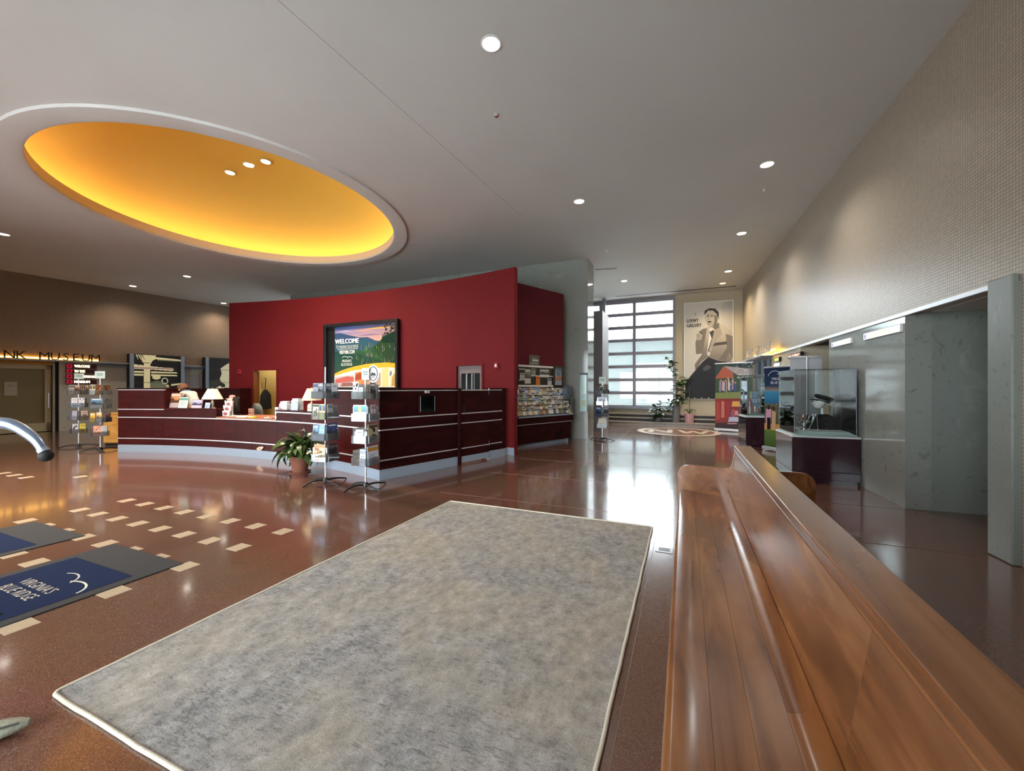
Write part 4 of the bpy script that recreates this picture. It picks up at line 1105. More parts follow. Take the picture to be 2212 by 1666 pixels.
spinner(217, 974, 'brochure stand standing closest to the oak cabinet and counter end', 'the stand by the oak cabinet', [
    (-0.3, {0: [(-0.06, (*N_, 'head', (204, 198, 190), (80, 84, 90)), 'cream leaflet with dark photo'), (0.06, (*N_, 'map', (140, 92, 58), (80, 48, 30)), 'brown patterned leaflet')],
            1: [(0.0, (0.18, 0.22, 'map', (128, 84, 52), (70, 44, 30)), 'brown striped booklet')]}),
    (-0.2, {0: [(0.0, (0.22, 0.24, 'photo', (150, 156, 164), (70, 104, 130)), 'wide blue headed photo magazine')],
            1: [(0.0, (*N_, 'text', (110, 104, 100), (84, 78, 76)), 'dark leaflet seen edge on')]}),
    (-0.3, {0: [(-0.07, (0.09, 0.22, 'text', (202, 160, 56), (214, 196, 150)), 'narrow yellow leaflet'), (0.05, (*N_, 'photo', (150, 150, 160), (190, 150, 90)), 'leaflet with orange photo')],
            1: [(0.0, (0.14, 0.22, 'photo', (208, 168, 150), (150, 110, 90)), 'salmon pink leaflet')]}),
    (-0.2, {0: [(-0.05, (0.12, 0.24, 'map', (206, 160, 140), (190, 120, 96)), 'orange pink leaflet'), (0.065, (*N_, 'text', (196, 190, 190), (180, 176, 176)), 'blank looking grey leaflet')]})], 1.70)
spinner(1301, 951, 'brochure stand with four black legs in front of the window partition', 'the stand by the window', [
    (-0.5, {0: [(-0.05, (*N_, 'map', (120, 100, 100), (60, 50, 54)), 'dark red brown leaflet'), (0.06, (*N_, 'photo', (170, 170, 164), (90, 96, 90)), 'grey leaflet')],
            1: [(0.0, (*Wd, 'map', (150, 140, 136), (90, 70, 66)), 'brown photo sheet')]}),
    (-0.2, {0: [(0.0, (0.2, 0.23, 'photo', (150, 156, 170), (90, 100, 130)), 'blue grey photo sheet')]}),
    (-0.5, {0: [(-0.02, (*Wd, 'photo', (90, 104, 130), (70, 90, 124)), 'deep blue photo sheet')],
            1: [(0.0, (*Wd, 'photo', (120, 130, 150), (80, 96, 120)), 'slate blue photo sheet')]}),
    (0.3, {0: [(0.0, (0.2, 0.27, 'text', (206, 196, 180), (190, 180, 160)), 'cream sheet')]})], 1.60)
# signs fixed on top of the stands
def topper(px, py, z0, z1, wd, label, draw, dz=0.0):
    p = G(px, py)
    t = thing('stand_sign', label, 'sign', (p.x, p.y - 0.014, z0), 0, 'signs on top of the brochure stands')
    m = MB().box(-wd / 2, wd / 2, 0, 0.004, 0, z1 - z0, (206, 222, 214)); draw(m, wd, z1 - z0); m.build('sign_card', 'print', t)
def sg(m, w, h):
    m.rect(-w * .32, h * .62, w * .32, h * .70, (90, 130, 120)); m.rect(-w * .3, h * .42, w * .3, h * .50, (90, 130, 120))
topper(790, 1055, 1.60, 1.77, 0.11, 'small pale green card sign on the corner stand', sg)
topper(1301, 951, 1.60, 1.79, 0.19, 'pale sign card on top of the stand by the window', sg)
topper(172, 966, 1.70, 1.84, 0.24, 'pale blue notice on the stand by the museum doors', sg)
topper(217, 974, 1.70, 1.87, 0.24, 'pale green notice on the stand by the oak cabinet', sg)
p = G(790, 1055)
t = thing('round_emblem', 'round white emblem with black ring behind the corner stand sign', 'sign', (p.x + 0.10, p.y + 0.03, 1.56), 0)
m = MB(); n = 28
m.prism([(0.085 * cos(2 * pi * i / n), 0.13 + 0.13 * sin(2 * pi * i / n)) for i in range(n)], 0, 0.006, 'y', (228, 226, 222))
m.arcline(0, 0.13, 0.066, 0.108, 0.012, 0, 2 * pi, (30, 30, 34), 28)
m.poly([(-0.045, 0.10), (0.045, 0.10), (0.02, 0.15), (0.005, 0.135), (-0.01, 0.155)], (30, 30, 34)); m.rect(-0.03, 0.075, 0.03, 0.085, (60, 60, 64))
m.build('emblem_disc', 'print', t)
MB().tube([(-0.10, -0.03, 0.03), (0, 0.006, 0.03)], 0.003, 6).build('emblem_arm', 'chrome', t)

# low oak cabinet beside the counter end
q = G(236, 966)
t = thing('oak_cabinet', 'low yellow oak cabinet beside the end of the counter', 'cabinet', (q.x + 0.02, q.y + 0.30, 0), 0.1)
B(-0.42, 0.40, 0, 0.42, 0.06, 0.80).build('carcass', 'yellow_oak', t, bevel=0.004)
B(-0.44, 0.42, -0.02, 0.44, 0.80, 0.83).build('cabinet_top', 'yellow_oak', t, bevel=0.004)
B(-0.40, 0.38, 0.02, 0.40, 0.0, 0.06).build('toe_base', 'black', t)
for a, b in ((-0.41, -0.012), (-0.008, 0.39)):
    d = B(a, b, -0.02, 0.0, 0.08, 0.78).build('door', 'yellow_oak', t, bevel=0.003)
    MB().ball((b - 0.04 if a < -0.1 else a + 0.04, -0.03, 0.5), 0.012, 8, 6).build('knob', 'silver', d)


# ------------------------------------------------------------------ things on the counter
def on_desk(px, dr, z): p = DESK.phi(px, dr); return DESK.pt(p, dr, z), p - pi / 2


def desk_sign(px, dr, z, w, h, style, c1, c2, label, tilt=0.18):
    loc, rz = on_desk(px, dr, z)
    t = thing('sign_holder', label, 'sign', loc, rz, 'signs standing on the counter ledges')
    a = MB().box(-w / 2 - 0.008, w / 2 + 0.008, 0.004, 0.008, 0.0, h + 0.008).box(-w / 2 - 0.008, w / 2 + 0.008, 0.0, 0.07, 0.0, 0.004)
    o = a.build('acrylic_holder', 'acrylic', t); o.rotation_euler = (-tilt, 0, 0)
    c = cover(MB().box(-w / 2, w / 2, 0, 0.003, 0.005, h, c1), w, h, style, c1, c2, int(px)).build('sheet', 'print_gloss', t); c.rotation_euler = (-tilt, 0, 0)


desk_sign(374, 0.12, 1.017, 0.33, 0.34, 'photo', (170, 150, 150), (176, 120, 84), 'large orange and grey picture sign on the ledge, beside the bending person')
desk_sign(394, 0.03, 1.017, 0.25, 0.25, 'text', (206, 216, 206), (96, 150, 128), 'green and white sign leaning on the ledge, between two picture signs')
desk_sign(424, 0.07, 1.017, 0.29, 0.19, 'photo', (200, 180, 190), (150, 140, 170), 'wide pink and grey picture sign on the ledge')
desk_sign(447, 0.10, 1.017, 0.14, 0.13, 'text', (196, 206, 226), (206, 214, 230), 'small pale blue card on the ledge beside the first lamp')


def table_lamp(px, dr, z, label, k=1.0):
    loc, rz = on_desk(px, dr, z)
    t = thing('table_lamp', label, 'lamp', loc, rz, 'cream table lamps on the counter')
    MB().lathe([(0.001, 0), (0.06, 0), (0.062, 0.012), (0.03, 0.022), (0.024, 0.05), (0.034, 0.09), (0.032, 0.13), (0.012, 0.18), (0.009, 0.26)], 20).build('base', 'ceramic', t, smooth=40)
    MB().lathe([(0.205 * k, 0.205), (0.09 * k, 0.44), (0.086 * k, 0.44), (0.201 * k, 0.205), (0.205 * k, 0.205)], 32).build('lamp_shade', 'shade', t, smooth=40)
    MB().tube([(0, 0, 0.26), (0, 0, 0.45)], 0.004, 6).ball((0, 0, 0.45), 0.012, 10, 6).build('harp_and_finial', 'brass', t, smooth=60)
    MB().ball((0, 0, 0.31), 0.03, 10, 8, sz=1.3).build('bulb', 'white', t, smooth=60)
    l = bpy.data.lights.new('bulb_light', 'POINT'); l.energy = 5; l.color = (1, 0.8, 0.55); l.shadow_soft_size = 0.04; link('bulb_light', l, t, (0, 0, 0.36))


table_lamp(459, 0.20, 1.017, 'cream table lamp on the ledge beside the red oval card display')
table_lamp(673, 0.18, 1.027, 'cream table lamp on the right ledge half behind the brochure stand', 0.88)
loc, rz = on_desk(484, 0.10, 0.842)
t = thing('card_display', 'white cardboard display with three red ovals on the desk', 'display', loc, rz)
for i in range(3):
    z = 0.01 + 0.105 * i; y = 0.03 + 0.035 * i
    MB().prism([(-0.10, z), (0.10, z), (0.115, z + 0.13), (0.075, z + 0.10), (0, z + 0.115), (-0.075, z + 0.10), (-0.115, z + 0.13)], y, y + 0.03, 'y').build('card_pocket', 'white', t)
    m = MB(); m.ell(0, z + 0.05, 0.062, 0.034, (150, 60, 66)); m.ell(0, z + 0.05, 0.04, 0.014, (176, 110, 110)); m.build('red_oval', 'print', t, loc=(0, y - 0.001, 0))
MB().prism([(-0.09, 0), (0.09, 0), (0.09, 0.34), (-0.09, 0.34)], 0.135, 0.142, 'y').build('back_card', 'white', t)
m = MB(); n = 18; m.prism([(0.07 * cos(2 * pi * i / n), 0.355 + 0.04 * sin(2 * pi * i / n)) for i in range(n)], 0.128, 0.135, 'y', (222, 196, 170)); m.rect(-0.03, 0.35, 0.03, 0.362, (110, 80, 70)); m.v = [(x, y + (0.127 if y < 0.05 else 0), z) for x, y, z in m.v]
m.build('header_card', 'print', t)
loc, rz = on_desk(454, 0.04, 1.017)
t = thing('hand_bell', 'tiny brass bell on the ledge under the first lamp', 'bell', on_desk(464, 0.03, 1.017)[0], rz)
MB().lathe([(0.022, 0), (0.016, 0.014), (0.008, 0.024), (0.004, 0.03), (0.004, 0.042), (0.008, 0.05), (0.001, 0.056)], 14).build('bell_body', 'brass', t, smooth=50)


def paper_stack(px, dr, z, w, d, h, c, label, rz_add=0.0, name='paper_stack', cat='papers', n=5):
    loc, rz = on_desk(px, dr, z)
    t = thing(name, label, cat, loc, rz + rz_add); rr = random.Random(int(px))
    for i in range(n):
        j = rr.uniform(-.006, .006)
        B(-w / 2 + j, w / 2 + j, -d / 2 - j, d / 2 - j, h * i / n, h * (i + 1) / n).build('sheet', simple('sheet_' + str(i), shade_(c, rr.uniform(.9, 1.05)), 0.7) if i == 0 else t.children[0].data.materials[0], t)


paper_stack(531, 0.16, 0.842, 0.22, 0.3, 0.012, (224, 218, 196), 'loose cream papers spread on the low desk', 0.3)
paper_stack(512, 0.24, 0.842, 0.42, 0.16, 0.014, (206, 204, 198), 'long white paper tray on the low desk beside the card display', 0.1)
paper_stack(547, 0.05, 0.842, 0.16, 0.09, 0.018, (226, 190, 40), 'bright yellow notepad on the low desk', 0.2, 'notepad', 'notepad')
loc, rz = on_desk(582, 0.08, 0.842)
t = thing('candy_tray', 'shallow tray of orange and red wrapped sweets on the desk end', 'tray', loc, rz)
MB().lathe([(0.001, 0), (0.09, 0), (0.11, 0.022), (0.105, 0.022), (0.088, 0.005), (0.001, 0.005)], 20).build('tray_dish', 'white', t, smooth=40)
cm = [MB().ball((0, 0, 0), 0.015, 7, 5, sz=0.7).mesh('sweet', simple('sweet_' + n, c, 0.35)) for n, c in (('orange', (220, 130, 60)), ('red', (200, 70, 60)), ('cream', (230, 200, 160)))]
for i in range(22):
    a = R.uniform(0, 2 * pi); r = 0.08 * sqrt(R.random()); link('sweet', cm[i % 3], t, (r * cos(a), r * sin(a), 0.017 + R.uniform(0, 0.016)))
# leaflets and boxes on the right-hand ledge
loc, rz = on_desk(611, 0.13, 1.027)
t = thing('leaflet_box', 'grey white leaflet holder on the right ledge, first beside the low desk', 'box', loc, rz)
B(-0.12, 0.12, 0, 0.10, 0, 0.12).build('box_body', 'white', t, bevel=0.003)
for i in range(4): B(-0.11, 0.11, 0.015 + 0.02 * i, 0.019 + 0.02 * i, 0.10, 0.165 + 0.004 * i).build('leaflet', 'paper', t)
loc, rz = on_desk(637, 0.13, 1.027)
t = thing('leaflet_box', 'white leaflet holder with pale blue curved front, under the second lamp', 'box', loc, rz)
MB().prism([(-0.11, 0), (0.11, 0), (0.13, 0.10), (0.09, 0.19), (-0.10, 0.19), (-0.09, 0.10)], -0.02, 0.0, 'y').build('front_leaflet', simple('pale_blue_card', (186, 200, 224), 0.6), t)
B(-0.11, 0.10, 0.0, 0.12, 0, 0.2).build('box_body', 'white', t, bevel=0.003)
B(-0.10, 0.09, 0.01, 0.10, 0.2, 0.235).build('loose_papers', 'paper', t)
loc, rz = on_desk(597, 0.02, 0.842)
t = thing('notice_block', 'small white notice block at the end of the right ledge', 'sign', loc, rz)
MB().box(-0.045, 0.045, 0, 0.05, 0, 0.24, (214, 216, 220)).rect(-0.03, 0.15, 0.03, 0.19, (60, 62, 70)).rect(-0.03, 0.06, 0.03, 0.10, (70, 72, 80)).build('block', 'print', t)
loc, rz = on_desk(668, 0.0, 1.027)
t = thing('oval_sign', 'small cream arched sign with green lettering on the right ledge', 'sign', loc, rz)
m = MB().prism([(-0.06, 0), (0.06, 0), (0.06, 0.09)] + [(0.06 * cos(a), 0.09 + 0.06 * sin(a)) for a in [radians(d) for d in range(20, 161, 20)]] + [(-0.06, 0.09)], 0, 0.008, 'y', (226, 220, 196))
m.rect(-0.04, 0.05, 0.04, 0.062, (110, 140, 90)).rect(-0.04, 0.03, 0.03, 0.04, (150, 160, 110)).ell(0, 0.105, 0.03, 0.015, (206, 196, 150)); m.build('sign_card', 'print', t)
B(-0.05, 0.05, 0.0, 0.06, 0, 0.006).build('sign_foot', 'white', t)
# monitor, dish on stand, box, office chair behind the low desk
loc, rz = on_desk(508, 0.55, 0.842)
t = thing('monitor', 'black computer monitor on the desk behind the card display', 'monitor', loc, rz - 0.5)
B(-0.25, 0.25, 0.0, 0.045, 0.10, 0.42).build('screen_housing', 'black', t, bevel=0.008)
B(-0.23, 0.23, 0.045, 0.048, 0.12, 0.40).build('screen', simple('lit_screen', (60, 70, 90), 0.2), t)
MB().box(-0.03, 0.03, -0.02, 0.02, 0.01, 0.25).build('neck', 'black', t, bevel=0.004)
B(-0.12, 0.12, -0.08, 0.10, 0, 0.012).build('stand_base', 'black', t, bevel=0.004)
loc, rz = on_desk(502, 1.02, 0.0)
t = thing('hat_stand', 'pinkish wide-brimmed hat on a dark stand behind the desk', 'stand', loc, rz)
MB().lathe([(0.001, 0), (0.16, 0), (0.16, 0.02), (0.02, 0.05), (0.016, 1.20), (0.001, 1.21)], 16).build('pole', 'black', t, smooth=40)
MB().lathe([(0.145, 1.20), (0.14, 1.208), (0.075, 1.222), (0.065, 1.285), (0.03, 1.30), (0.001, 1.302)], 22).build('hat', simple('pink_straw', (190, 150, 140), 0.8, bump=(90, 0.4)), t, smooth=50)
loc, rz = on_desk(540, 0.66, 0.842)
t = thing('gift_box', 'small cream and red box on the desk before the red wall', 'box', loc, rz)
MB().box(-0.05, 0.05, 0, 0.07, 0, 0.15, (190, 160, 140)).rect(-0.045, 0.03, 0.045, 0.075, (150, 70, 64)).rect(-0.03, 0.10, 0.03, 0.12, (120, 60, 50)).build('box_body', 'print', t)
loc, rz = on_desk(574, 1.25, 0.0)
t = thing('office_chair', 'grey-green swivel office chair behind the low desk', 'chair', loc, rz + 2.9)
for k in range(5):
    a = 2 * pi * k / 5
    MB().tube([(0, 0, 0.09), (0.28 * cos(a), 0.28 * sin(a), 0.07)], [0.025, 0.015], 8).build('base_leg', 'black', t)
    MB().ball((0.28 * cos(a), 0.28 * sin(a), 0.03), 0.03, 10, 6).build('caster', 'rubber', t, smooth=60)
MB().tube([(0, 0, 0.08), (0, 0, 0.44)], 0.025, 10).build('gas_column', 'chrome', t)
B(-0.25, 0.25, -0.25, 0.23, 0.44, 0.52).build('seat', 'chairfab', t, bevel=0.03, seg=3, smooth=50)
m = MB(); rg = []
for i in range(7):
    z = 0.60 + 0.50 * i / 6; k = 0.22 * (1 - 0.22 * (abs(i - 2.5) / 3) ** 3 - (0.3 if i == 6 else 0)); y = 0.20 + 0.05 * i / 6
    rg.append([(k * cos(a), y + 0.045 * sin(a) + 0.05 * (cos(a)) ** 2 * -1, z) for a in [2 * pi * j / 16 for j in range(16)]])
m.loft(rg).build('backrest', 'chairfab', t, smooth=60)
MB().tube([(0, 0.05, 0.46), (0, 0.26, 0.50), (0, 0.25, 0.75)], 0.018, 8).build('back_support', 'black', t)
for s in (-1, 1): MB().tube([(s * 0.24, 0.1, 0.48), (s * 0.28, 0.1, 0.66), (s * 0.28, -0.12, 0.68)], 0.016, 8).build('armrest', 'black', t)
# coat on the wall of the office
q = RED.pt(dl0 + 0.0025, 0.46, 0)
t = thing('hanging_coat', 'black coat hanging on the yellow wall inside the office door', 'coat', (q.x, q.y, 0.80), dl0)
rg = []
for z, w, d_ in ((0.0, 0.24, 0.07), (0.25, 0.22, 0.08), (0.45, 0.20, 0.09), (0.55, 0.13, 0.07), (0.62, 0.05, 0.05)):
    rg.append([(w * cos(a) * (1 + .08 * sin(5 * a)), -0.02 - d_ * 0.5 + d_ * 0.5 * sin(a), z) for a in [2 * pi * j / 16 for j in range(16)]])
MB().loft(rg).build('coat_body', 'wool', t, smooth=60)
MB().tube([(0, 0.0, 0.98), (0.02, -0.04, 0.99), (0, -0.03, 0.62)], 0.012, 6).build('hook', 'black', t)
for px, py, lb, a in ((519, 803, 'small red wedge wall fixture near the end of the red wall', 0), (1074, 790, 'small chrome and red wall fixture beside the grey door', 1)):
    ph = RED.phi(px); q = RED.pt(ph, -0.002, RED.z(px, py))
    t = thing('wall_alarm', lb, 'alarm', q, ph - pi / 2, 'wall alarms on the red wall')
    MB().prism([(-0.06, -0.06), (0.06, -0.06), (0.035, 0.06), (-0.035, 0.06)], -0.05, 0.0, 'y').build('housing', simple('alarm_red', (150, 44, 50), 0.4), t, bevel=0.005)
    MB().prism([(-0.03, -0.03), (0.03, -0.03), (0.02, 0.03), (-0.02, 0.03)], -0.065, -0.05, 'y').build('strobe_lens', 'silver' if a else 'red', t, bevel=0.004)


# ------------------------------------------------------------------ literature wall beside the red office
t = thing('brochure_cabinet', 'long dark cabinet with a sloping brochure rack against the wine red wall', 'cabinet', (RACKF.O.x, RACKF.O.y, 0), RACKF.rot)
RWID = 2.12
B(0.0, RWID, 0.03, 0.26, 0.09, 0.57).build('carcass', 'mahogany_dark', t)
for i in range(6):
    a = RWID * i / 6; b = RWID * (i + 1) / 6
    d = B(a + 0.003, b - 0.003, 0.0, 0.03, 0.09, 0.555).build('cabinet_door', 'mahogany_dark', t, bevel=0.002)
B(-0.0, RWID + 0.05, -0.04, 0.26, 0.575, 0.735).build('apron', 'mahogany_dark', t, bevel=0.003)
B(-0.0, RWID + 0.02, -0.02, 0.03, 0.555, 0.575).build('trim_strip', 'silver', t)
B(-0.0, RWID + 0.05, -0.05, 0.02, 0.735, 0.765).build('front_ledge', 'plinth', t, bevel=0.003)
B(0.0, RWID - 0.05, 0.06, 0.24, 0, 0.09).build('toe_base', 'plinth', t)
B(RWID - 0.14, RWID - 0.10, 0.02, 0.06, 0, 0.09).build('foot', 'steel', t)
MB().prism([(0.035, 0.765), (0.26, 0.765), (0.26, 1.49), (0.245, 1.49)], 0.0, RWID, 'x').build('sloping_back', 'mahogany_dark', t)
ROWS = 5
for i in range(ROWS):
    y = 0.0 + 0.034 * i; z = 0.77 + 0.122 * i
    B(0.0, RWID, y - 0.012, y - 0.010, z, z + 0.035).build('row_lip', 'acrylic', t)
PALS = [('white', (214, 212, 206), (120, 126, 132)), ('cream', (206, 198, 170), (110, 96, 70)), ('pale blue', (170, 184, 200), (70, 100, 140)), ('grey', (150, 150, 150), (80, 82, 86)),
        ('dark blue', (60, 76, 104), (110, 140, 170)), ('olive', (120, 122, 92), (160, 150, 110)), ('brown', (120, 94, 76), (170, 136, 100)), ('tan', (176, 156, 124), (110, 84, 60)),
        ('white', (222, 222, 222), (60, 60, 64)), ('dusty red', (150, 84, 76), (196, 170, 150)), ('green', (96, 122, 92), (170, 180, 150)), ('white', (208, 210, 212), (60, 90, 140))]
STY = ('text', 'photo', 'map', 'logo', 'head', 'cow', 'photo', 'text', 'map', 'photo', 'head', 'text')
CM = [card_mesh(0.102, 0.215, STY[i], p[1], p[2], i, 0.008) for i, p in enumerate(PALS)]
NC = 20
rr = random.Random(11)
rown = ('lowest', 'second', 'middle', 'fourth', 'highest')
for i in range(ROWS):
    for k in range(NC):
        c = rr.randrange(len(PALS)); u = 0.055 + (RWID - 0.11) * k / (NC - 1)
        q = RACKF.at(u + rr.uniform(-.006, .006), 0.0 + 0.034 * i - 0.006, 0.772 + 0.122 * i + rr.uniform(0, .02))
        o = link('brochure', CM[c], None, q); o.rotation_euler = (-0.24, rr.uniform(-.03, .03), RACKF.rot)
        if k < 10: w = f'{ORD[k]} from the red wall end'
        else: w = f'{ORD[NC - 1 - k]} from the column end'
        tag(o, f'{PALS[c][0]} brochure {w}, {rown[i]} row of the sloping rack', 'brochure', 'brochures on the sloping wall rack')
# bulletin board
zB0, zB1 = RACKW.z(1120, 836), RACKW.z(1120, 788)
uB1 = RACKW.u(1194)
t = thing('bulletin_board', 'black bulletin board with white strips above the brochure rack', 'board', tuple(RACKW.at(0, -0.03, zB0)), RACKW.rot)
B(0.0, uB1, 0, 0.03, 0, zB1 - zB0).build('board', 'black', t)
for a in (0, zB1 - zB0 - 0.05): B(0.0, uB1, -0.012, 0.0, a, a + 0.05).build('strip', 'white', t)
for a, b, z in ((0.02, 0.32, 0.16), (0.02, 0.3, 0.44), (0.42, uB1, 0.28)): B(a, b, -0.008, 0, z, z + 0.02).build('strip', 'white', t)
FBd = RACKW.off(-0.045)
def pinned(x0, y0, x1, y1, style, c1, c2, lb):
    u0, u1 = FBd.u(x0), FBd.u(x1); z0, z1 = FBd.z(x0, y1), FBd.z(x0, y0)
    o = link('notice', card_mesh(u1 - u0, z1 - z0, style, c1, c2, int(x0), 0.003), None, FBd.at((u0 + u1) / 2, 0, z0), FBd.rot)
    tag(o, lb, 'notice', 'papers on the bulletin board')
pinned(1123, 806, 1133, 822, 'text', (186, 184, 176), (120, 120, 120), 'grey notice at the red wall edge of the board')
pinned(1133.5, 797, 1146.5, 829, 'photo', (196, 192, 184), (110, 110, 110), 'tall grey photo notice on the bulletin board')
pinned(1148, 796, 1157, 811, 'text', (140, 150, 140), (90, 100, 90), 'small greenish notice at the top of the board')
pinned(1166, 798, 1186, 815, 'photo', (206, 206, 204), (120, 124, 130), 'wide white photo notice at the top of the board')
pinned(1157.5, 813, 1166.5, 833, 'text', (210, 130, 50), (190, 90, 40), 'orange notice low on the bulletin board')
pinned(1183, 818, 1191.5, 836, 'text', (206, 202, 200), (90, 90, 96), 'white notice at the lower window end of the board')
u0, u1 = RACKW.u(1142), RACKW.u(1164)
t = thing('small_sign', 'small grey and white sign standing on top of the bulletin board', 'sign', tuple(RACKW.at((u0 + u1) / 2, -0.02, zB1 + 0.0)), RACKW.rot)
m = MB().box(-(u1 - u0) / 2, (u1 - u0) / 2, 0, 0.015, 0, 0.27, (108, 112, 104)); w = (u1 - u0)
m.rect(-w * .45, 0.01, w * .45, 0.26, (92, 92, 88)); m.rect(-w * .35, 0.05, w * .35, 0.07, (200, 200, 196)); m.rect(-w * .2, 0.11, w * .38, 0.16, (216, 216, 210)); m.rect(-w * .3, 0.185, w * .2, 0.2, (170, 170, 166)); m.build('sign_panel', 'print', t)
PF2 = RACKW.off(-0.05); u0, u1 = PF2.u(1195.5), PF2.u(1216.5); z0, z1 = PF2.z(1205, 836), PF2.z(1205, 790)
t = thing('framed_poster', 'narrow black framed poster in blue and orange beside the bulletin board', 'poster', tuple(PF2.at((u0 + u1) / 2, 0, z0)), PF2.rot)
w, h = u1 - u0, z1 - z0
B(-w / 2, w / 2, 0, 0.05, 0, h).build('frame', 'black', t, bevel=0.004)
m = MB(); a = w / 2 - 0.07
m.rect(-a, 0.05, a, 0.18, (150, 160, 170)); m.rect(-a, 0.18, a, h * .5, ((170, 110, 86), (150, 96, 76), (176, 130, 110), (180, 130, 110))); m.rect(-a, h * .5, a, h - 0.05, ((140, 166, 180), (120, 150, 170), (60, 80, 104), (70, 88, 110)))
m.ell(0, h * .62, a * .6, 0.07, (90, 120, 140)); m.build('poster_print', 'print_gloss', t, loc=(0, -0.001, 0))
q = RACKF.at(RWID - 0.06, 0.10, 1.16)
t = thing('plastic_bag', 'crumpled translucent blue plastic bag at the column end of the rack', 'bag', tuple(q), RACKF.rot)
rg = []
for i in range(8):
    z = 0.40 * i / 7; k = 0.13 * (0.5 + 0.9 * sin(pi * (i + 1.2) / 9))
    rg.append([(k * cos(a) * (1 + .22 * sin(3 * a + i) + .1 * sin(7 * a)), 0.06 * sin(a) * (1 + .3 * cos(4 * a + i)), z) for a in [2 * pi * j / 18 for j in range(18)]])
MB().loft(rg).build('bag_film', 'bluefilm', t, smooth=50)
q = RACKF.at(RWID + 0.0, 0.06, 0.78)
t = thing('leaflet_holder', 'empty clear acrylic leaflet holder at the column end of the rack', 'holder', tuple(q), RACKF.rot)
MB().box(0.04, 0.22, 0.0, 0.004, 0, 0.42).box(0.04, 0.044, 0.0, 0.10, 0, 0.42).box(0.216, 0.22, 0.0, 0.10, 0, 0.42).box(0.04, 0.22, 0.096, 0.10, 0, 0.46).box(-0.1, 0.22, -0.02, 0.10, -0.012, 0.0).build('holder_walls', 'acrylic', t)
# glass panel on the marble column
CF = CORE.off(-0.05); u0, u1 = CF.u(1253), CF.u(1267.5); z0, z1 = CF.z(1260, 889), CF.z(1260, 806)
t = thing('glass_case', 'narrow pale green glass wall case on the marble column', 'case', tuple(CF.at(u0, 0, z0)), CF.rot)
B(0, u1 - u0, 0.0, 0.05, 0, z1 - z0).build('case_body', 'steel', t)
B(0.01, u1 - u0 - 0.01, -0.006, 0.0, 0.02, z1 - z0 - 0.06).build('glass_front', 'greenglass', t)
B(-0.01, u1 - u0 + 0.01, -0.01, 0.05, z1 - z0 - 0.05, z1 - z0).build('top_rail', 'black', t)
m = MB(); m.rect(0.03, 0.15, u1 - u0 - 0.03, 0.32, (176, 190, 150)); m.rect(0.03, 0.45, u1 - u0 - 0.03, 0.5, (190, 206, 198)); m.build('case_notice', 'print', t, loc=(0, -0.0065, 0))

# ------------------------------------------------------------------ welcome poster on the red wall
a_, b_ = RED.pt(RED.phi(706), -0.14), RED.pt(RED.phi(866), -0.14)
WP = Fr((a_.x, a_.y), (b_.x - a_.x, b_.y - a_.y)); w = (b_ - a_).length
z0 = 1.10; zL, zR = WP.z(706, 701), WP.z(866, 687); zt = (zL + zR) / 2
t = thing('welcome_poster', 'large framed mountain welcome poster on the curved red wall', 'poster', (a_.x, a_.y, z0), WP.rot)
h = zt - z0
B(0, 0.10, 0, 0.12, 0, h).build('frame_side', 'black', t, bevel=0.004)
B(w - 0.075, w, 0, 0.12, 0, h).build('frame_side', 'black', t, bevel=0.004)
B(0.10, w - 0.075, 0, 0.12, h - 0.09, h).build('frame_top', 'black', t, bevel=0.004)
B(0.10, w - 0.075, 0, 0.12, 0, 0.07).build('frame_bottom', 'black', t, bevel=0.004)
B(0.02, w - 0.02, 0.09, 0.115, 0.02, h - 0.02).build('backing', 'black', t)
m = MB(); S = 460 / 2212
def wp(x, y):                                # crop coordinates of the print
    px, py = 440 + S * x, 560 + S * y; return (WP.u(px), WP.z(px, py) - z0)
L_, R_, T_, B_ = 0.10, w - 0.075, h - 0.09, 0.07
X0 = wp(1338, 900)[0]
m.rect(X0, T_ - 0.55 * h * .4, R_, T_, ((186, 150, 150), (206, 150, 120), (120, 110, 140), (60, 92, 150)))
for x0_, y0_, x1_, y1_, c in ((1640, 720, 2000, 700, (232, 160, 70)), (1500, 745, 1760, 735, (206, 140, 110)), (1380, 720, 1700, 705, (96, 116, 160)), (1560, 790, 1850, 775, (120, 100, 130)), (1700, 680, 1900, 672, (70, 84, 120)), (1345, 755, 1560, 745, (160, 150, 176))):
    a = wp(x0_, y0_); b = wp(x1_, y1_); m.poly([(a[0], a[1] - .015), ((a[0] + b[0]) / 2, a[1] - .02), (b[0], b[1]), ((a[0] + b[0]) / 2, a[1] + .025)], c)
def poly_px(pts, c): m.poly([wp(*p) for p in pts], c)
poly_px([(1338, 770), (1400, 765), (1480, 785), (1600, 810), (1680, 805), (1760, 840), (1830, 850), (2015, 900), (2015, 1100), (1338, 1100)], (52, 74, 106))
poly_px([(1338, 840), (1480, 860), (1600, 830), (1660, 812), (1740, 860), (1780, 880), (1800, 1000), (1600, 1080), (1338, 1050)], (44, 80, 96))
poly_px([(1750, 900), (1850, 800), (1900, 770), (2015, 730), (2015, 1120), (1338, 1190), (1338, 960), (1450, 950), (1560, 940), (1650, 950)], ((40, 66, 40), (46, 74, 44), (36, 62, 40), (30, 50, 38), (40, 60, 38), (36, 70, 50), (30, 66, 60), (34, 72, 60), (44, 86, 60), (50, 90, 56)))
rr = random.Random(3)
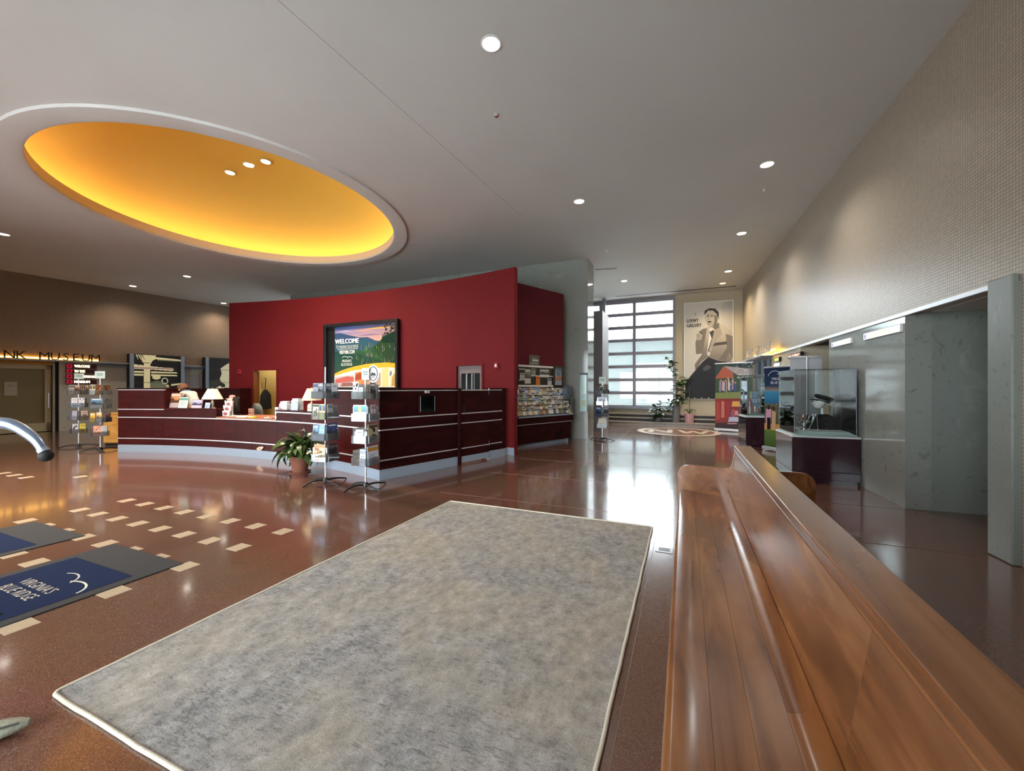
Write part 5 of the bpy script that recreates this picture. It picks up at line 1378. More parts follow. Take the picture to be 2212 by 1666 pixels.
for k in range(70):
    x = rr.uniform(1560, 2005); y = rr.uniform(900, 1090) if x < 1800 else rr.uniform(850, 1100); l = rr.uniform(20, 70)
    poly_px([(x, y), (x + 6, y), (x + rr.uniform(-10, 10), y - l)], rr.choice([(120, 140, 70), (60, 96, 50), (30, 56, 34), (130, 90, 120), (86, 116, 66), (150, 140, 150)]))
for k in range(34):
    x = rr.uniform(1850, 2005); y = 660 + rr.uniform(0, 110); poly_px([(x - 10, y), (x + 4, y - 12), (x + 14, y + 4), (x, y + 14)], rr.choice([(54, 58, 40), (90, 84, 70), (30, 44, 30)]))
for k in range(9):
    x = 1840 + 20 * k; poly_px([(x - 16, 860), (x + 16, 850), (x + 2, 760 - 4 * k)], (24, 50, 40))
yt = [(1338, 1190), (1400, 1160), (1470, 1135), (1560, 1110), (1660, 1090), (1760, 1078), (1880, 1072), (2015, 1080)]
poly_px([(1338, 1195)] + yt[1:] + [(2015, 1330), (1338, 1330)], (236, 226, 206))
poly_px(yt + [(2015, 1130), (1900, 1122), (1780, 1130), (1640, 1142), (1520, 1160), (1430, 1185), (1338, 1215)], (236, 164, 44))
for x0_, x1_, y0_, cc in ((1345, 1540, 1215, (176, 160, 164)), (1550, 1650, 1170, (190, 120, 70)), (1660, 1820, 1190, (170, 140, 120)), (1830, 1900, 1130, (226, 190, 130)), (1905, 2012, 1140, (230, 200, 170))):
    poly_px([(x0_, 1328), (x1_, 1322), (x1_, y0_ - 12), (x0_, y0_ + 8)], cc)
poly_px([(1345, 1290), (1540, 1270), (1540, 1225), (1470, 1215), (1345, 1250)], (176, 90, 80)); poly_px([(1400, 1325), (1540, 1320), (1520, 1280), (1420, 1285)], (130, 90, 80))
poly_px([(1930, 1320), (1975, 1318), (1990, 1240), (1960, 1180), (1935, 1230)], (180, 140, 70)); poly_px([(1910, 1220), (1935, 1200), (1935, 1160), (1915, 1165)], (110, 120, 140)); poly_px([(1550, 1260), (1650, 1240), (1645, 1190), (1600, 1180), (1560, 1200)], (150, 70, 40))
a, b = wp(1345, 880), wp(1590, 808)
m.text('WELCOME', a[0], a[1], b[1] - a[1] - 0.02, (240, 240, 236), b[0] - a[0], fat=0.007)
a, b = wp(1355, 925), wp(1585, 893); m.text("TO VIRGINIA'S BLUE RIDGE", a[0], a[1] - 0.005, 0.085, (206, 214, 206), b[0] - a[0])
a, b = wp(1370, 938), wp(1580, 935); m.rect(a[0], a[1], b[0], a[1] + 0.012, (210, 216, 210))
a, b = wp(1388, 985), wp(1545, 955); m.text('VISITVBR.COM', a[0], a[1], 0.10, (226, 230, 224), b[0] - a[0], fat=0.003)
a = wp(1465, 1065); m.arcline(a[0] - 0.07, a[1] + 0.075, 0.12, 0.085, 0.012, 0.3, 2.6, (206, 220, 210)); m.arcline(a[0] + 0.10, a[1] + 0.075, 0.12, 0.07, 0.012, 0.1, 2.4, (206, 220, 210))
m.text("VIRGINIA'S", a[0], a[1] - 0.01, 0.075, (214, 222, 214), 0.36, 'c'); m.text('BLUE RIDGE', a[0], a[1] - 0.11, 0.075, (214, 222, 214), 0.40, 'c')
# keep the print inside the frame opening
m.v = [(min(max(x, X0), R_), y, min(max(z, B_), T_)) for x, y, z in m.v]
m.v = [(x, y * 0.2, z) for x, y, z in m.v]
m.build('poster_print', 'print_gloss', t, loc=(0, 0.085, 0))

# ------------------------------------------------------------------ portrait on the far wall
PP = FAR.off(-0.06); S2 = 400 / 1587
def pp(x, y): px, py = 1240 + S2 * x, 560 + S2 * y; return (PP.u(px), PP.z(px, py))
u0, u1 = PP.u(1477), PP.u(1585); zb0, zb1 = PP.z(1540, 862.5), PP.z(1530, 651)
t = thing('portrait_banner', 'tall black and white portrait banner of a seated man in a suit', 'poster', tuple(PP.at(0, 0, 0)), PP.rot)
B(u0, u1, 0.0, 0.05, zb0, zb1).build('panel', 'white', t, bevel=0.004)
m = MB()
def q2(pts, c): m.poly([pp(*p) for p in pts], c)
e = 0.03
m.rect(u0 + e, zb0, u1 - e, zb1 - e, ((196, 192, 184), (190, 186, 178), (206, 202, 194), (216, 212, 206)))
q2([(1262, 372), (1355, 358), (1362, 900), (1262, 900)], ((196, 192, 185), (170, 166, 160), (180, 176, 170), (204, 200, 194)))
q2([(950, 1200), (955, 1060), (1000, 1000), (1050, 940), (1100, 880), (1150, 840), (1260, 850), (1310, 880), (1365, 880), (1365, 1200)], (24, 25, 30))           # trousers
q2([(1100, 940), (1140, 905), (1175, 920), (1160, 945), (1120, 960)], (70, 70, 72))
q2([(1060, 780), (1085, 760), (1110, 640), (1130, 590), (1170, 565), (1240, 545), (1300, 570), (1355, 620), (1368, 700), (1368, 850), (1330, 885), (1230, 870), (1150, 840), (1090, 880), (1040, 960), (1035, 900), (1100, 810), (1045, 815)], ((110, 102, 96), (150, 140, 130), (176, 166, 155), (186, 176, 164), (190, 180, 168), (196, 186, 174), (186, 176, 164), (170, 160, 150), (150, 140, 130), (130, 120, 112), (120, 112, 104), (130, 122, 114), (124, 116, 108), (110, 102, 96), (110, 102, 96), (130, 120, 112), (120, 110, 104)))  # jacket
q2([(1045, 815), (1040, 720), (1060, 640), (1100, 600), (1140, 590), (1120, 700), (1100, 810)], (120, 112, 104))
q2([(1300, 640), (1360, 660), (1368, 850), (1330, 800), (1300, 870), (1240, 860), (1310, 760)], (112, 104, 98))
q2([(1185, 720), (1310, 705), (1310, 730), (1190, 745)], (70, 66, 64))
q2([(1165, 590), (1205, 600), (1200, 690), (1160, 830), (1140, 820), (1150, 700)], (216, 212, 206))                                                              # shirt
q2([(1160, 625), (1195, 605), (1205, 640), (1165, 800), (1145, 790), (1180, 680)], (60, 58, 62))                                                                  # tie
q2([(1205, 600), (1245, 560), (1270, 640), (1190, 740), (1140, 830), (1180, 700)], (160, 150, 140))
q2([(1125, 470), (1150, 430), (1200, 425), (1235, 450), (1235, 500), (1225, 560), (1190, 585), (1150, 580), (1130, 545), (1118, 500)], ((176, 168, 158), (206, 198, 188), (212, 204, 194), (190, 182, 172), (160, 152, 143), (140, 132, 124), (150, 142, 134), (180, 172, 162), (196, 188, 178), (190, 182, 172)))            # face
q2([(1190, 585), (1225, 555), (1245, 540), (1240, 590), (1205, 605)], (110, 104, 98))
q2([(1112, 480), (1122, 440), (1160, 420), (1210, 424), (1240, 455), (1242, 510), (1228, 520), (1222, 470), (1190, 440), (1150, 440), (1128, 465)], (58, 56, 56))   # hair
q2([(1200, 470), (1228, 500), (1222, 560), (1190, 585), (1205, 530)], (112, 106, 100))
q2([(1140, 540), (1160, 528), (1185, 538), (1160, 545)], (50, 48, 48))
for x in (1140, 1172): q2([(x, 487), (x + 18, 484), (x + 18, 492), (x, 494)], (60, 56, 54)); q2([(x - 3, 478), (x + 20, 474), (x + 20, 479), (x - 3, 482)], (70, 66, 62))
q2([(1150, 500), (1160, 495), (1158, 520), (1146, 522)], (160, 150, 140)); q2([(1145, 556), (1168, 553), (1165, 560), (1148, 562)], (120, 96, 90)); q2([(1226, 495), (1238, 492), (1236, 525), (1226, 528)], (170, 160, 150))
q2([(1045, 650), (1060, 625), (1085, 628), (1098, 650), (1090, 690), (1060, 695), (1045, 675)], (186, 178, 168))                                                  # hand
for k in range(4): q2([(1050 + 3 * k, 648 + 11 * k), (1082, 640 + 11 * k), (1086, 647 + 11 * k), (1052 + 3 * k, 656 + 11 * k)], (150, 142, 134))
q2([(1072, 618), (1078, 614), (1096, 640), (1090, 644)], (40, 38, 38))
for x in (975, 1030, 1090, 1150): q2([(x, 1186), (x + 8, 1186), (x + 8, 1194), (x, 1194)], (220, 220, 220))
a, b = pp(968, 545), pp(1065, 510); m.text('LOEWY', a[0], a[1], b[1] - a[1], (30, 30, 32), b[0] - a[0], fat=0.005)
a, b = pp(968, 585), pp(1092, 550); m.text('GALLERY', a[0], a[1], b[1] - a[1], (30, 30, 32), b[0] - a[0], fat=0.005)
q2([(1036, 465), (1044, 465), (1041, 490)], (130, 124, 116)); q2([(1030, 460), (1035, 458), (1041, 482)], (140, 134, 126))
m.v = [(min(max(x, u0 + e), u1 - e), y * 0.4, min(max(z, zb0 + 0.01), zb1 - e)) for x, y, z in m.v]
m.build('portrait_print', 'print', t)

# ------------------------------------------------------------------ stepped ledge and plants before the window
t = thing('window_ledge', 'low stepped stone ledge running below the tall window and portrait', 'ledge', (FAR.O.x, FAR.O.y, 0), FAR.rot)
for d0, d1, z in ((-0.86, -0.58, 0.145), (-0.60, -0.40, 0.295), (-0.42, -0.02, 0.44)):
    B(-8.9, -0.35, d0, d1 + (0.0 if z > .4 else 0.1), z - 0.045, z).build('step_slab', 'stone', t, bevel=0.005)
    B(-8.88, -0.37, d0 + 0.03, -0.02, z - 0.145 if z < .2 else z - 0.15, z - 0.045).build('step_riser', 'stone' if z < .2 else 'grille', t)


def leaf_mesh(name, L, W, droop, mat, fold=0.18, nseg=6):
    v = []; f = []
    for i in range(nseg + 1):
        s = i / nseg; w = W / 2 * (sin(pi * min(1, s * 0.96 + 0.04)) ** 0.75) * (1 - 0.25 * s); ang = droop * s
        y = L * s * cos(ang * 0.6); z = -L * s * sin(ang * 0.6) * 0.9
        v += [(-w, y, z + w * fold), (0, y, z), (w, y, z + w * fold)]
        if i: k = 3 * i; f += [(k - 3, k - 2, k + 1, k), (k - 2, k - 1, k + 2, k + 1)]
    me = bpy.data.meshes.new(name); me.from_pydata(v, [], f); me.update(); me.shade_smooth(); me.materials.append(M[mat]); return me


def place_leaf(me, parent, p, az, elev, roll=0.0, k=1.0):
    o = link('leaf', me, parent, p); o.rotation_euler = (elev, roll, az); o.scale = (k, k, k); return o


RUB = [leaf_mesh('leaf', 0.30, 0.15, d, 'leaf') for d in (0.3, 0.8, 1.2)]
def pot(t, r0, r1, h, mat, soil=True):
    MB().lathe([(0.001, 0), (r0, 0), (r0 + 0.004, 0.01), (r1, h - 0.03), (r1 + 0.012, h - 0.028), (r1 + 0.012, h), (r1 - 0.012, h), (r1 - 0.015, h - 0.03), (0.001, h - 0.03)], 28).build('pot', mat, t, smooth=40)
    MB().lathe([(0.001, h - 0.022), (r1 - 0.016, h - 0.026)], 20).build('soil', 'soil', t)
def bushy(px, d, zb, label, stems, kind, name='rubber_plant', pk=None, k=1.0):
    u = FAR.u(px); q = FAR.at(u, d, zb)
    t = thing(name, label, 'plant', tuple(q), FAR.rot)
    pot(t, *pk); rr = random.Random(int(px)); h0 = pk[2]
    for pts in stems:
        ps = [Vector((0, 0, h0 - 0.05))] + [Vector(p) for p in pts]
        MB().tube(ps, [0.016] + [0.012] * (len(ps) - 2) + [0.006], 7).build('stem', 'stem', t, smooth=60)
        tot = sum((b - a).length for a, b in zip(ps, ps[1:])); n = int(tot / 0.042 * k); az = rr.uniform(0, 6)
        for i in range(n):
            s = (i + 1) / n
            if s < 0.12: continue
            dist = s * tot
            for a, b in zip(ps, ps[1:]):
                l = (b - a).length
                if dist <= l or b is ps[-1]: p = a.lerp(b, min(1, dist / l)); break
                dist -= l
            az += 2.4
            place_leaf(rr.choice(RUB), t, p, az, rr.uniform(-0.1, 0.7), rr.uniform(-.4, .4), rr.uniform(0.8, 1.25))
    return t
bushy(1461, -0.72, 0.145, 'tall leaning rubber plant in a grey pot before the window edge', [
    [(0.05, -0.02, 0.9), (0.02, 0, 1.5), (-0.18, 0.0, 2.1), (-0.30, 0, 2.55)], [(0.12, 0.03, 0.8), (0.24, 0.05, 1.3), (0.32, 0.05, 1.75)], [(-0.15, -0.05, 0.6), (-0.26, -0.1, 0.85)], [(0.12, -0.08, 0.7), (0.2, -0.1, 1.0)]],
    'r', pk=(0.13, 0.15, 0.62, 'grey_pot'))
bushy(1424, -0.72, 0.145, 'short bushy rubber plant low on the ledge beside the tall one', [
    [(0.02, 0, 0.4), (0.1, 0, 0.78)], [(-0.14, 0.02, 0.36), (-0.28, 0, 0.5)], [(0.16, -0.02, 0.4), (0.3, 0, 0.56)], [(-0.04, -0.1, 0.4), (-0.12, -0.12, 0.66)]], 'r', pk=(0.10, 0.13, 0.18, 'grey_pot'))
t = bushy(1488.5, -0.72, 0.145, 'bare cane plant with curling base leaves in a round pink pot', [[(0.02, 0, 0.8), (0.0, 0, 1.45)]], 'c', 'cane_plant', (0.155, 0.165, 0.36, 'pink_pot'), 0.0)
for i in range(5):
    a = 1.2 * i; MB().tube([(0, 0, 0.33), (0.12 * cos(a), 0.12 * sin(a), 0.52), (0.2 * cos(a), 0.2 * sin(a), 0.50), (0.22 * cos(a), 0.22 * sin(a), 0.40)], [0.012, 0.014, 0.01, 0.003], 6).build('curling_leaf', 'leaf', t, smooth=60)

# peace lily before the counter
p = G(648, 1020)
t = thing('peace_lily', 'peace lily with drooping dark leaves in a terracotta pot before the counter', 'plant', (p.x, p.y, 0), 0.2)
pot(t, 0.115, 0.165, 0.29, 'terracotta')
MB().lathe([(0.001, 0.0), (0.17, 0.0), (0.18, 0.018), (0.165, 0.018), (0.001, 0.006)], 24).build('saucer', 'terracotta', t, smooth=40)
LIL = [leaf_mesh('leaf', l, 0.105, d, 'leaf2', 0.25, 8) for l, d in ((0.34, 1.5), (0.40, 2.0), (0.30, 1.0), (0.36, 2.4))]
rr = random.Random(5)
for i in range(88):
    az = rr.uniform(0, 2 * pi); s = rr.random()
    el = 1.25 - 1.0 * s; rad = 0.05 + 0.10 * s; hh = 0.32 + 0.22 * (1 - s) * rr.uniform(.5, 1.1)
    b0 = Vector((0.03 * cos(az), 0.03 * sin(az), 0.26)); b1 = Vector((-(rad) * sin(az) * 1.0, rad * cos(az), hh))
    place_leaf(rr.choice(LIL), t, b1, az, el, rr.uniform(-.5, .5), rr.uniform(.75, 1.1))
    if i % 2 == 0: MB().tube([(0, 0, 0.25), tuple(b1 * 0.6 + Vector((0, 0, 0.12))), tuple(b1)], 0.004, 5).build('leaf_stalk', 'stem', t)
for i, (x, y, z, ln) in enumerate(((-0.10, 0.02, 0.42, 0.36), (0.13, 0.0, 0.45, 0.36))):
    place_leaf(leaf_mesh('leaf', ln, 0.12, 0.2, 'leaf', 0.3), t, (x, y, z), 1.2 if i else 1.8, 1.35)
for x, y, z in ((0.10, -0.06, 0.72), (0.17, -0.08, 0.62)):
    MB().tube([(0.02, 0, 0.25), (x * .7, y * .7, z * .7), (x, y, z)], 0.004, 6).build('flower_stalk', 'stem', t)
    o = link('flower', leaf_mesh('flower', 0.12, 0.06, 0.8, 'flower', 0.5), t, (x, y, z)); o.rotation_euler = (0.5, 0.2, 2.0)
    MB().tube([(x, y, z), (x - 0.02, y - 0.02, z + 0.05)], 0.006, 6).build('spadix', 'ceramic', t)

# ------------------------------------------------------------------ roll-up banners by the tiled wall
def rollup(P0, P1, ztop, label, draw, back=False, cat='banner'):
    P0 = Vector(P0); P1 = Vector(P1); fr = Fr(P0, P1 - P0); w = (P1 - P0).length
    t = thing('rollup_banner', label, cat, (P0.x, P0.y, 0), fr.rot)
    B(-0.03, w + 0.03, -0.05, 0.09, 0.02, 0.10).build('base_cassette', 'silver', t, bevel=0.012, seg=2)
    for x in (0.1, w - 0.1): B(x - 0.03, x + 0.03, -0.12, 0.14, 0.0, 0.02).build('foot', 'silver', t, bevel=0.004)
    B(-0.015, w + 0.015, -0.008, 0.024, ztop - 0.015, ztop + 0.02).build('top_rail', 'silver', t, bevel=0.004)
    MB().tube([(w / 2, 0.03 if not back else -0.02, 0.08), (w / 2, 0.03 if not back else -0.02, ztop)], 0.009, 8).build('support_pole', 'silver', t, smooth=60)
    B(0, w, 0.003, 0.007, 0.10, ztop).build('banner_sheet', simple('banner_back', (176, 178, 184), 0.5), t)
    if draw:
        m = MB(); draw(m, fr, w, ztop); m.v = [(min(max(x, 0.0), w), y * 0.25 + 0.003, min(max(z, 0.10), ztop)) for x, y, z in m.v]
        m.build('banner_print', 'print_gloss', t)
    return t


S4 = 190 / 1507
def ban1(m, fr, w, zt):
    def c(pts, col): m.poly([(fr.u(1530 + S4 * x), fr.z(1530 + S4 * x, 770 + S4 * y)) for x, y in pts], col)
    m.rect(0, 0.1, w, zt, (66, 84, 64))
    c([(120, 130), (800, 100), (800, 260), (120, 330)], (60, 74, 72))
    rr = random.Random(8)
    for k in range(22):
        x = rr.uniform(420, 780); y = rr.uniform(115, 190); c([(x, y), (x + 22, y - 8), (x + 30, y + 14), (x + 6, y + 22)], rr.choice([(150, 160, 160), (30, 40, 40), (100, 116, 110)]))
    c([(130, 360), (255, 175), (300, 190), (430, 290), (430, 370), (130, 380)], (176, 96, 74))
    c([(265, 165), (780, 220), (780, 300), (500, 320), (400, 260)], (170, 160, 156))
    c([(120, 380), (800, 370), (800, 560), (120, 580)], (66, 84, 62))
    for k in range(16):
        x = 190 + k * 18; y = 600 + rr.uniform(-30, 30); hh = rr.uniform(120, 210); col = rr.choice([(190, 160, 160), (60, 76, 110), (96, 70, 70), (206, 196, 190), (70, 90, 130)])
        c([(x, y), (x + 22, y), (x + 24, y - hh), (x + 4, y - hh)], col); c([(x + 6, y - hh), (x + 20, y - hh), (x + 20, y - hh - 26), (x + 6, y - hh - 26)], (196, 150, 130))
    c([(120, 625), (800, 600), (800, 720), (120, 725)], (130, 140, 84))
    c([(115, 730), (800, 715), (800, 1150), (110, 1150)], ((150, 60, 54), (130, 50, 50), (120, 60, 70), (150, 70, 60)))
    for x, y, wd, ht, col in ((220, 1050, 60, 280, (206, 120, 104)), (310, 1060, 60, 280, (170, 60, 56)), (130, 1080, 70, 300, (176, 80, 70)), (400, 1050, 60, 140, (190, 90, 86)), (400, 860, 150, 90, (226, 170, 90)), (340, 1120, 200, 80, (190, 196, 214)), (455, 1010, 60, 80, (206, 150, 150)), (380, 1040, 40, 80, (110, 100, 160))):
        c([(x, y), (x + wd, y), (x + wd * .9, y - ht), (x + wd * .1, y - ht)], col)
    c([(100, 1140), (800, 1130), (800, 1260), (90, 1240)], (70, 54, 60))
    def line(x0, y0, x1, y1, s):
        a = (fr.u(1530 + S4 * x0), fr.z(1530 + S4 * x0, 770 + S4 * y0)); b = (fr.u(1530 + S4 * x1), fr.z(1530 + S4 * x1, 770 + S4 * y1)); m.text(s, a[0], a[1], b[1] - a[1], (232, 232, 232), b[0] - a[0])
    line(505, 330, 755, 295, "VIRGINIA'S"); line(500, 375, 775, 342, 'BLUE RIDGE')
    for cx_ in (560, 720):
        a = (fr.u(1530 + S4 * cx_), fr.z(1530 + S4 * cx_, 770 + S4 * 290)); m.arcline(a[0], a[1], 0.19, 0.17, 0.014, 0.4, 2.9, (206, 210, 212))
    c([(330, 1160), (490, 1160), (490, 1144), (330, 1144)], (206, 170, 176))


rollup((7.02, 14.02), (7.83, 13.20), 2.31, 'large colourful festival banner, farthest along by the portrait', ban1)
def ban2(m, fr, w, zt):
    m.rect(0, 1.52, w, zt, ((30, 54, 84), (26, 46, 76), (24, 36, 64), (28, 40, 70)))
    m.rect(0, 1.40, w, 1.53, ((150, 130, 110), (170, 140, 110), (40, 60, 90), (36, 58, 88)))
    m.rect(0, 1.10, w, 1.41, ((40, 96, 130), (40, 96, 130), (60, 130, 170), (70, 140, 176)))
    m.rect(0, 0.62, w, 1.11, ((70, 74, 50), (80, 80, 54), (110, 106, 90), (96, 94, 80)))
    rr = random.Random(2)
    for k in range(40):
        x = rr.uniform(0, w); z = rr.uniform(0.7, 1.1); m.poly([(x, z), (x + .05, z + .01), (x + .03, z + .06)], rr.choice([(60, 60, 44), (130, 126, 110), (90, 84, 60)]))
    m.rect(0, 0.1, w, 0.50, ((58, 84, 40), (58, 84, 40), (96, 122, 56), (90, 116, 54))); m.rect(0, 0.49, w, 0.64, (190, 140, 60))
    m.poly([(0.06, 0.5), (0.17, 0.5), (0.19, 0.78), (0.20, 0.98), (0.06, 0.98), (0.04, 0.8)], (196, 150, 166)); m.poly([(0.08, 0.5), (0.18, 0.5), (0.18, 0.78), (0.08, 0.78)], (26, 24, 30)); m.ell(0.13, 1.02, 0.045, 0.055, (60, 40, 34))
    m.poly([(0.21, 0.5), (0.32, 0.5), (0.33, 0.92), (0.22, 0.96)], (190, 150, 120)); m.ell(0.26, 1.0, 0.045, 0.055, (70, 46, 36))
    m.arcline(0.30, 1.72, 0.2, 0.16, 0.014, 0.6, 2.9, (190, 200, 210)); m.arcline(0.52, 1.72, 0.18, 0.13, 0.014, 0.3, 2.6, (190, 200, 210))
    m.text("VIRGINIA'S", 0.42, 1.66, 0.06, (220, 224, 228), 0.42, 'c'); m.text('BLUE RIDGE', 0.42, 1.57, 0.06, (220, 224, 228), 0.46, 'c')
rollup((6.03, 9.70), (6.20, 8.86), 1.96, 'dark blue topped couple and lawn banner between the two display cases', ban2)
rollup((5.14, 7.50), (5.70, 7.46), 2.05, 'plain grey back of a rolled out banner behind the near display case', None, True)


# ------------------------------------------------------------------ display cases
def case(P0, ux, w, dp, zb, zt, label):
    t = thing('display_case', label, 'case', (*P0, 0), atan2(ux[1], ux[0]), 'glass topped display cases by the wall')
    B(0.03, w - 0.03, 0.03, dp - 0.03, 0.0, 0.08).build('plinth_base', 'laminate', t)
    B(0, w, 0, dp, 0.06, zb - 0.03).build('pedestal', 'laminate', t, bevel=0.004)
    B(-0.004, w + 0.004, -0.004, dp + 0.004, 0.18, 0.19).build('pedestal_seam', 'black', t)
    B(-0.006, w + 0.006, -0.006, dp + 0.006, zb - 0.03, zb - 0.004).build('pedestal_trim', 'silver', t, bevel=0.003)
    e = 0.10
    rg = [[(-0.004, -0.004, zb - 0.004), (w + 0.004, -0.004, zb - 0.004), (w + 0.004, dp + 0.004, zb - 0.004), (-0.004, dp + 0.004, zb - 0.004)],
          [(e, e, zb + 0.055), (w - e, e, zb + 0.055), (w - e, dp - e, zb + 0.055), (e, dp - e, zb + 0.055)]]
    MB().loft(rg).build('label_slope', simple('pale_label_rail', (150, 172, 168), 0.3), t)
    B(e, w - e, e, dp - e, zb + 0.055, zb + 0.065).build('display_deck', simple('grey_deck', (150, 156, 158), 0.5), t)
    g = 0.04
    for a in ((g, w - g, g, g + 0.006), (g, w - g, dp - g - 0.006, dp - g), (g, g + 0.006, g + 0.006, dp - g - 0.006), (w - g - 0.006, w - g, g + 0.006, dp - g - 0.006)):
        B(*a, zb + 0.02, zt - 0.006).build('glass_side', 'glass', t)
    B(g, w - g, g, dp - g, zt - 0.006, zt).build('glass_top', 'glass', t)
    for x in (g, w - g):
        for y in (g, dp - g): B(x - 0.003, x + 0.003, y - 0.003, y + 0.003, zb + 0.02, zt).build('glass_edge', 'steel', t)
    m = MB(); m.rect(0.0, 0.0, 0.14, 0.09, (190, 200, 200))
    return t, zb + 0.0655
ux1 = (0.936, -0.352)
c1, zd = case((4.40, 6.38), ux1, 0.875, 0.98, 0.735, 1.77, 'large dark display case holding a cap, cup and jacket beside the marble wall')
FC = Fr((4.40, 6.38), ux1)


def in_case(fr, x, y, z): q = fr.at(x, y, z); return tuple(q)


cup = [(0.001, 0), (0.055, 0), (0.055, 0.012), (0.03, 0.03), (0.010, 0.05), (0.010, 0.075), (0.03, 0.09), (0.062, 0.14), (0.075, 0.20), (0.080, 0.245), (0.077, 0.245), (0.07, 0.20), (0.05, 0.13), (0.001, 0.10)]
for x, y, lb, k in ((0.24, 0.30, 'tall silver cup with thin looping handles, in front inside the near case', 1.0), (0.40, 0.62, 'smaller silver cup partly behind the first, inside the near case', 0.85)):
    t = thing('silver_cup', lb, 'cup', in_case(FC, x, y, zd), FC.rot, 'silver trophy cups in the near case')
    MB().lathe([(r * k, z * k) for r, z in cup], 24).build('cup_body', 'chrome', t, smooth=50)
    for s in (-1, 1):
        MB().tube([(s * 0.078 * k, 0, 0.22 * k), (s * 0.12 * k, 0, 0.26 * k), (s * 0.125 * k, 0, 0.20 * k), (s * 0.09 * k, 0, 0.13 * k), (s * 0.05 * k, 0, 0.12 * k)], 0.005, 7).build('handle', 'chrome', t, smooth=60)
t = thing('serving_tongs', 'long silver tongs leaning crossed before the cups in the near case', 'tongs', in_case(FC, 0.34, 0.22, zd), FC.rot)
MB().tube([(-0.07, -0.02, 0.006), (-0.02, 0.0, 0.10), (0.06, 0.06, 0.26)], 0.006, 8).build('tong_arm', 'chrome', t, smooth=60); MB().tube([(0.06, -0.02, 0.006), (0.06, 0.0, 0.10), (0.07, 0.06, 0.26)], 0.006, 8).build('tong_arm', 'chrome', t, smooth=60)
for x in (-0.07, 0.06): MB().ball((x, -0.02, 0.016), 0.014, 10, 6).build('foot', 'chrome', t, smooth=60)
t = thing('uniform_bust', 'black uniform jacket shown on a low bust in the near case', 'jacket', in_case(FC, 0.58, 0.55, zd), FC.rot)
rg = []
for z, w, d in ((0.0, 0.25, 0.11), (0.08, 0.245, 0.12), (0.15, 0.22, 0.11), (0.20, 0.17, 0.085), (0.225, 0.09, 0.06), (0.245, 0.06, 0.05)):
    rg.append([(w * (1 if abs(cos(a)) < .8 else 1.0) * cos(a), d * sin(a), z) for a in [2 * pi * j / 24 for j in range(24)]])
MB().loft(rg).build('jacket', 'wool', t, smooth=60)
for s in (-1, 1): MB().prism([(s * 0.005, 0.0), (s * 0.09, 0.0), (s * 0.10, 0.14), (s * 0.05, 0.22), (s * 0.01, 0.12)][::s], -0.128, -0.116, 'y').build('lapel', 'wool', t, bevel=0.002)
for z in (0.03, 0.09): MB().ball((0.0, -0.13, z), 0.009, 8, 6).build('button', 'brass', t, smooth=60)
MB().tube([(-0.02, 0, 0.24), (-0.02, 0, 0.34)], 0.018, 10).build('neck_post', 'white', t, smooth=60)
t = thing('mannequin_head', 'white faceless mannequin head wearing the dark cap in the near case', 'mannequin', in_case(FC, 0.54, 0.55, zd + 0.342), FC.rot - 0.4)
rg = []
for z, r, ox in ((0.0, 0.035, -0.03), (0.03, 0.058, -0.035), (0.07, 0.075, -0.02), (0.11, 0.082, -0.005), (0.15, 0.078, 0.0), (0.185, 0.055, 0.0), (0.20, 0.02, 0.0)):
    rg.append([(ox + r * 1.12 * cos(a), r * 0.88 * sin(a), z) for a in [2 * pi * j / 20 for j in range(20)]])
MB().loft(rg).build('head', 'mannequin', t, smooth=70)
MB().loft([[(-0.10 + 0.012 * cos(a) + dx, 0.012 * sin(a), z) for a in [2 * pi * j / 8 for j in range(8)]] for z, dx in ((0.055, 0.0), (0.075, -0.008), (0.10, 0.012))]).build('nose', 'mannequin', t, smooth=60)
t = thing('conductor_cap', 'dark peaked conductor cap tilted on the white mannequin head', 'cap', in_case(FC, 0.55, 0.55, zd + 0.455), FC.rot)
t.rotation_euler = (0.0, 0.32, FC.rot)
rg = [[(r * 1.12 * cos(a) + 0.01, r * sin(a), z) for a in [2 * pi * j / 24 for j in range(24)]] for z, r in ((0.0, 0.088), (0.035, 0.090), (0.06, 0.118), (0.085, 0.120), (0.10, 0.09), (0.105, 0.02))]
MB().loft(rg).build('crown', 'wool', t, smooth=60)
v = []; n = 12
for i in range(n + 1):
    a = pi - 1.0 + 2.0 * i / n; v += [(0.095 * 1.1 * cos(a) + 0.01, 0.092 * sin(a), 0.012), (0.165 * cos(a), 0.125 * sin(a), -0.014), (0.165 * cos(a), 0.125 * sin(a), -0.018), (0.095 * 1.1 * cos(a) + 0.01, 0.092 * sin(a), 0.006)]
MB().loft([v[4 * i:4 * i + 4] for i in range(n + 1)]).build('visor', 'black', t, smooth=40)
MB().tube([(0.101 * 1.1 * cos(a) + 0.01, 0.097 * sin(a), 0.02) for a in [2 * pi * j / 24 for j in range(25)]], 0.004, 6).build('cap_band', 'silver', t)
ux2 = (0.963, -0.27)
c2, zd2 = case((5.83, 10.12), ux2, 0.56, 0.70, 0.77, 1.745, 'smaller dark display case with blue glass awards, before the festival banner')
FC2 = Fr((5.83, 10.12), ux2)
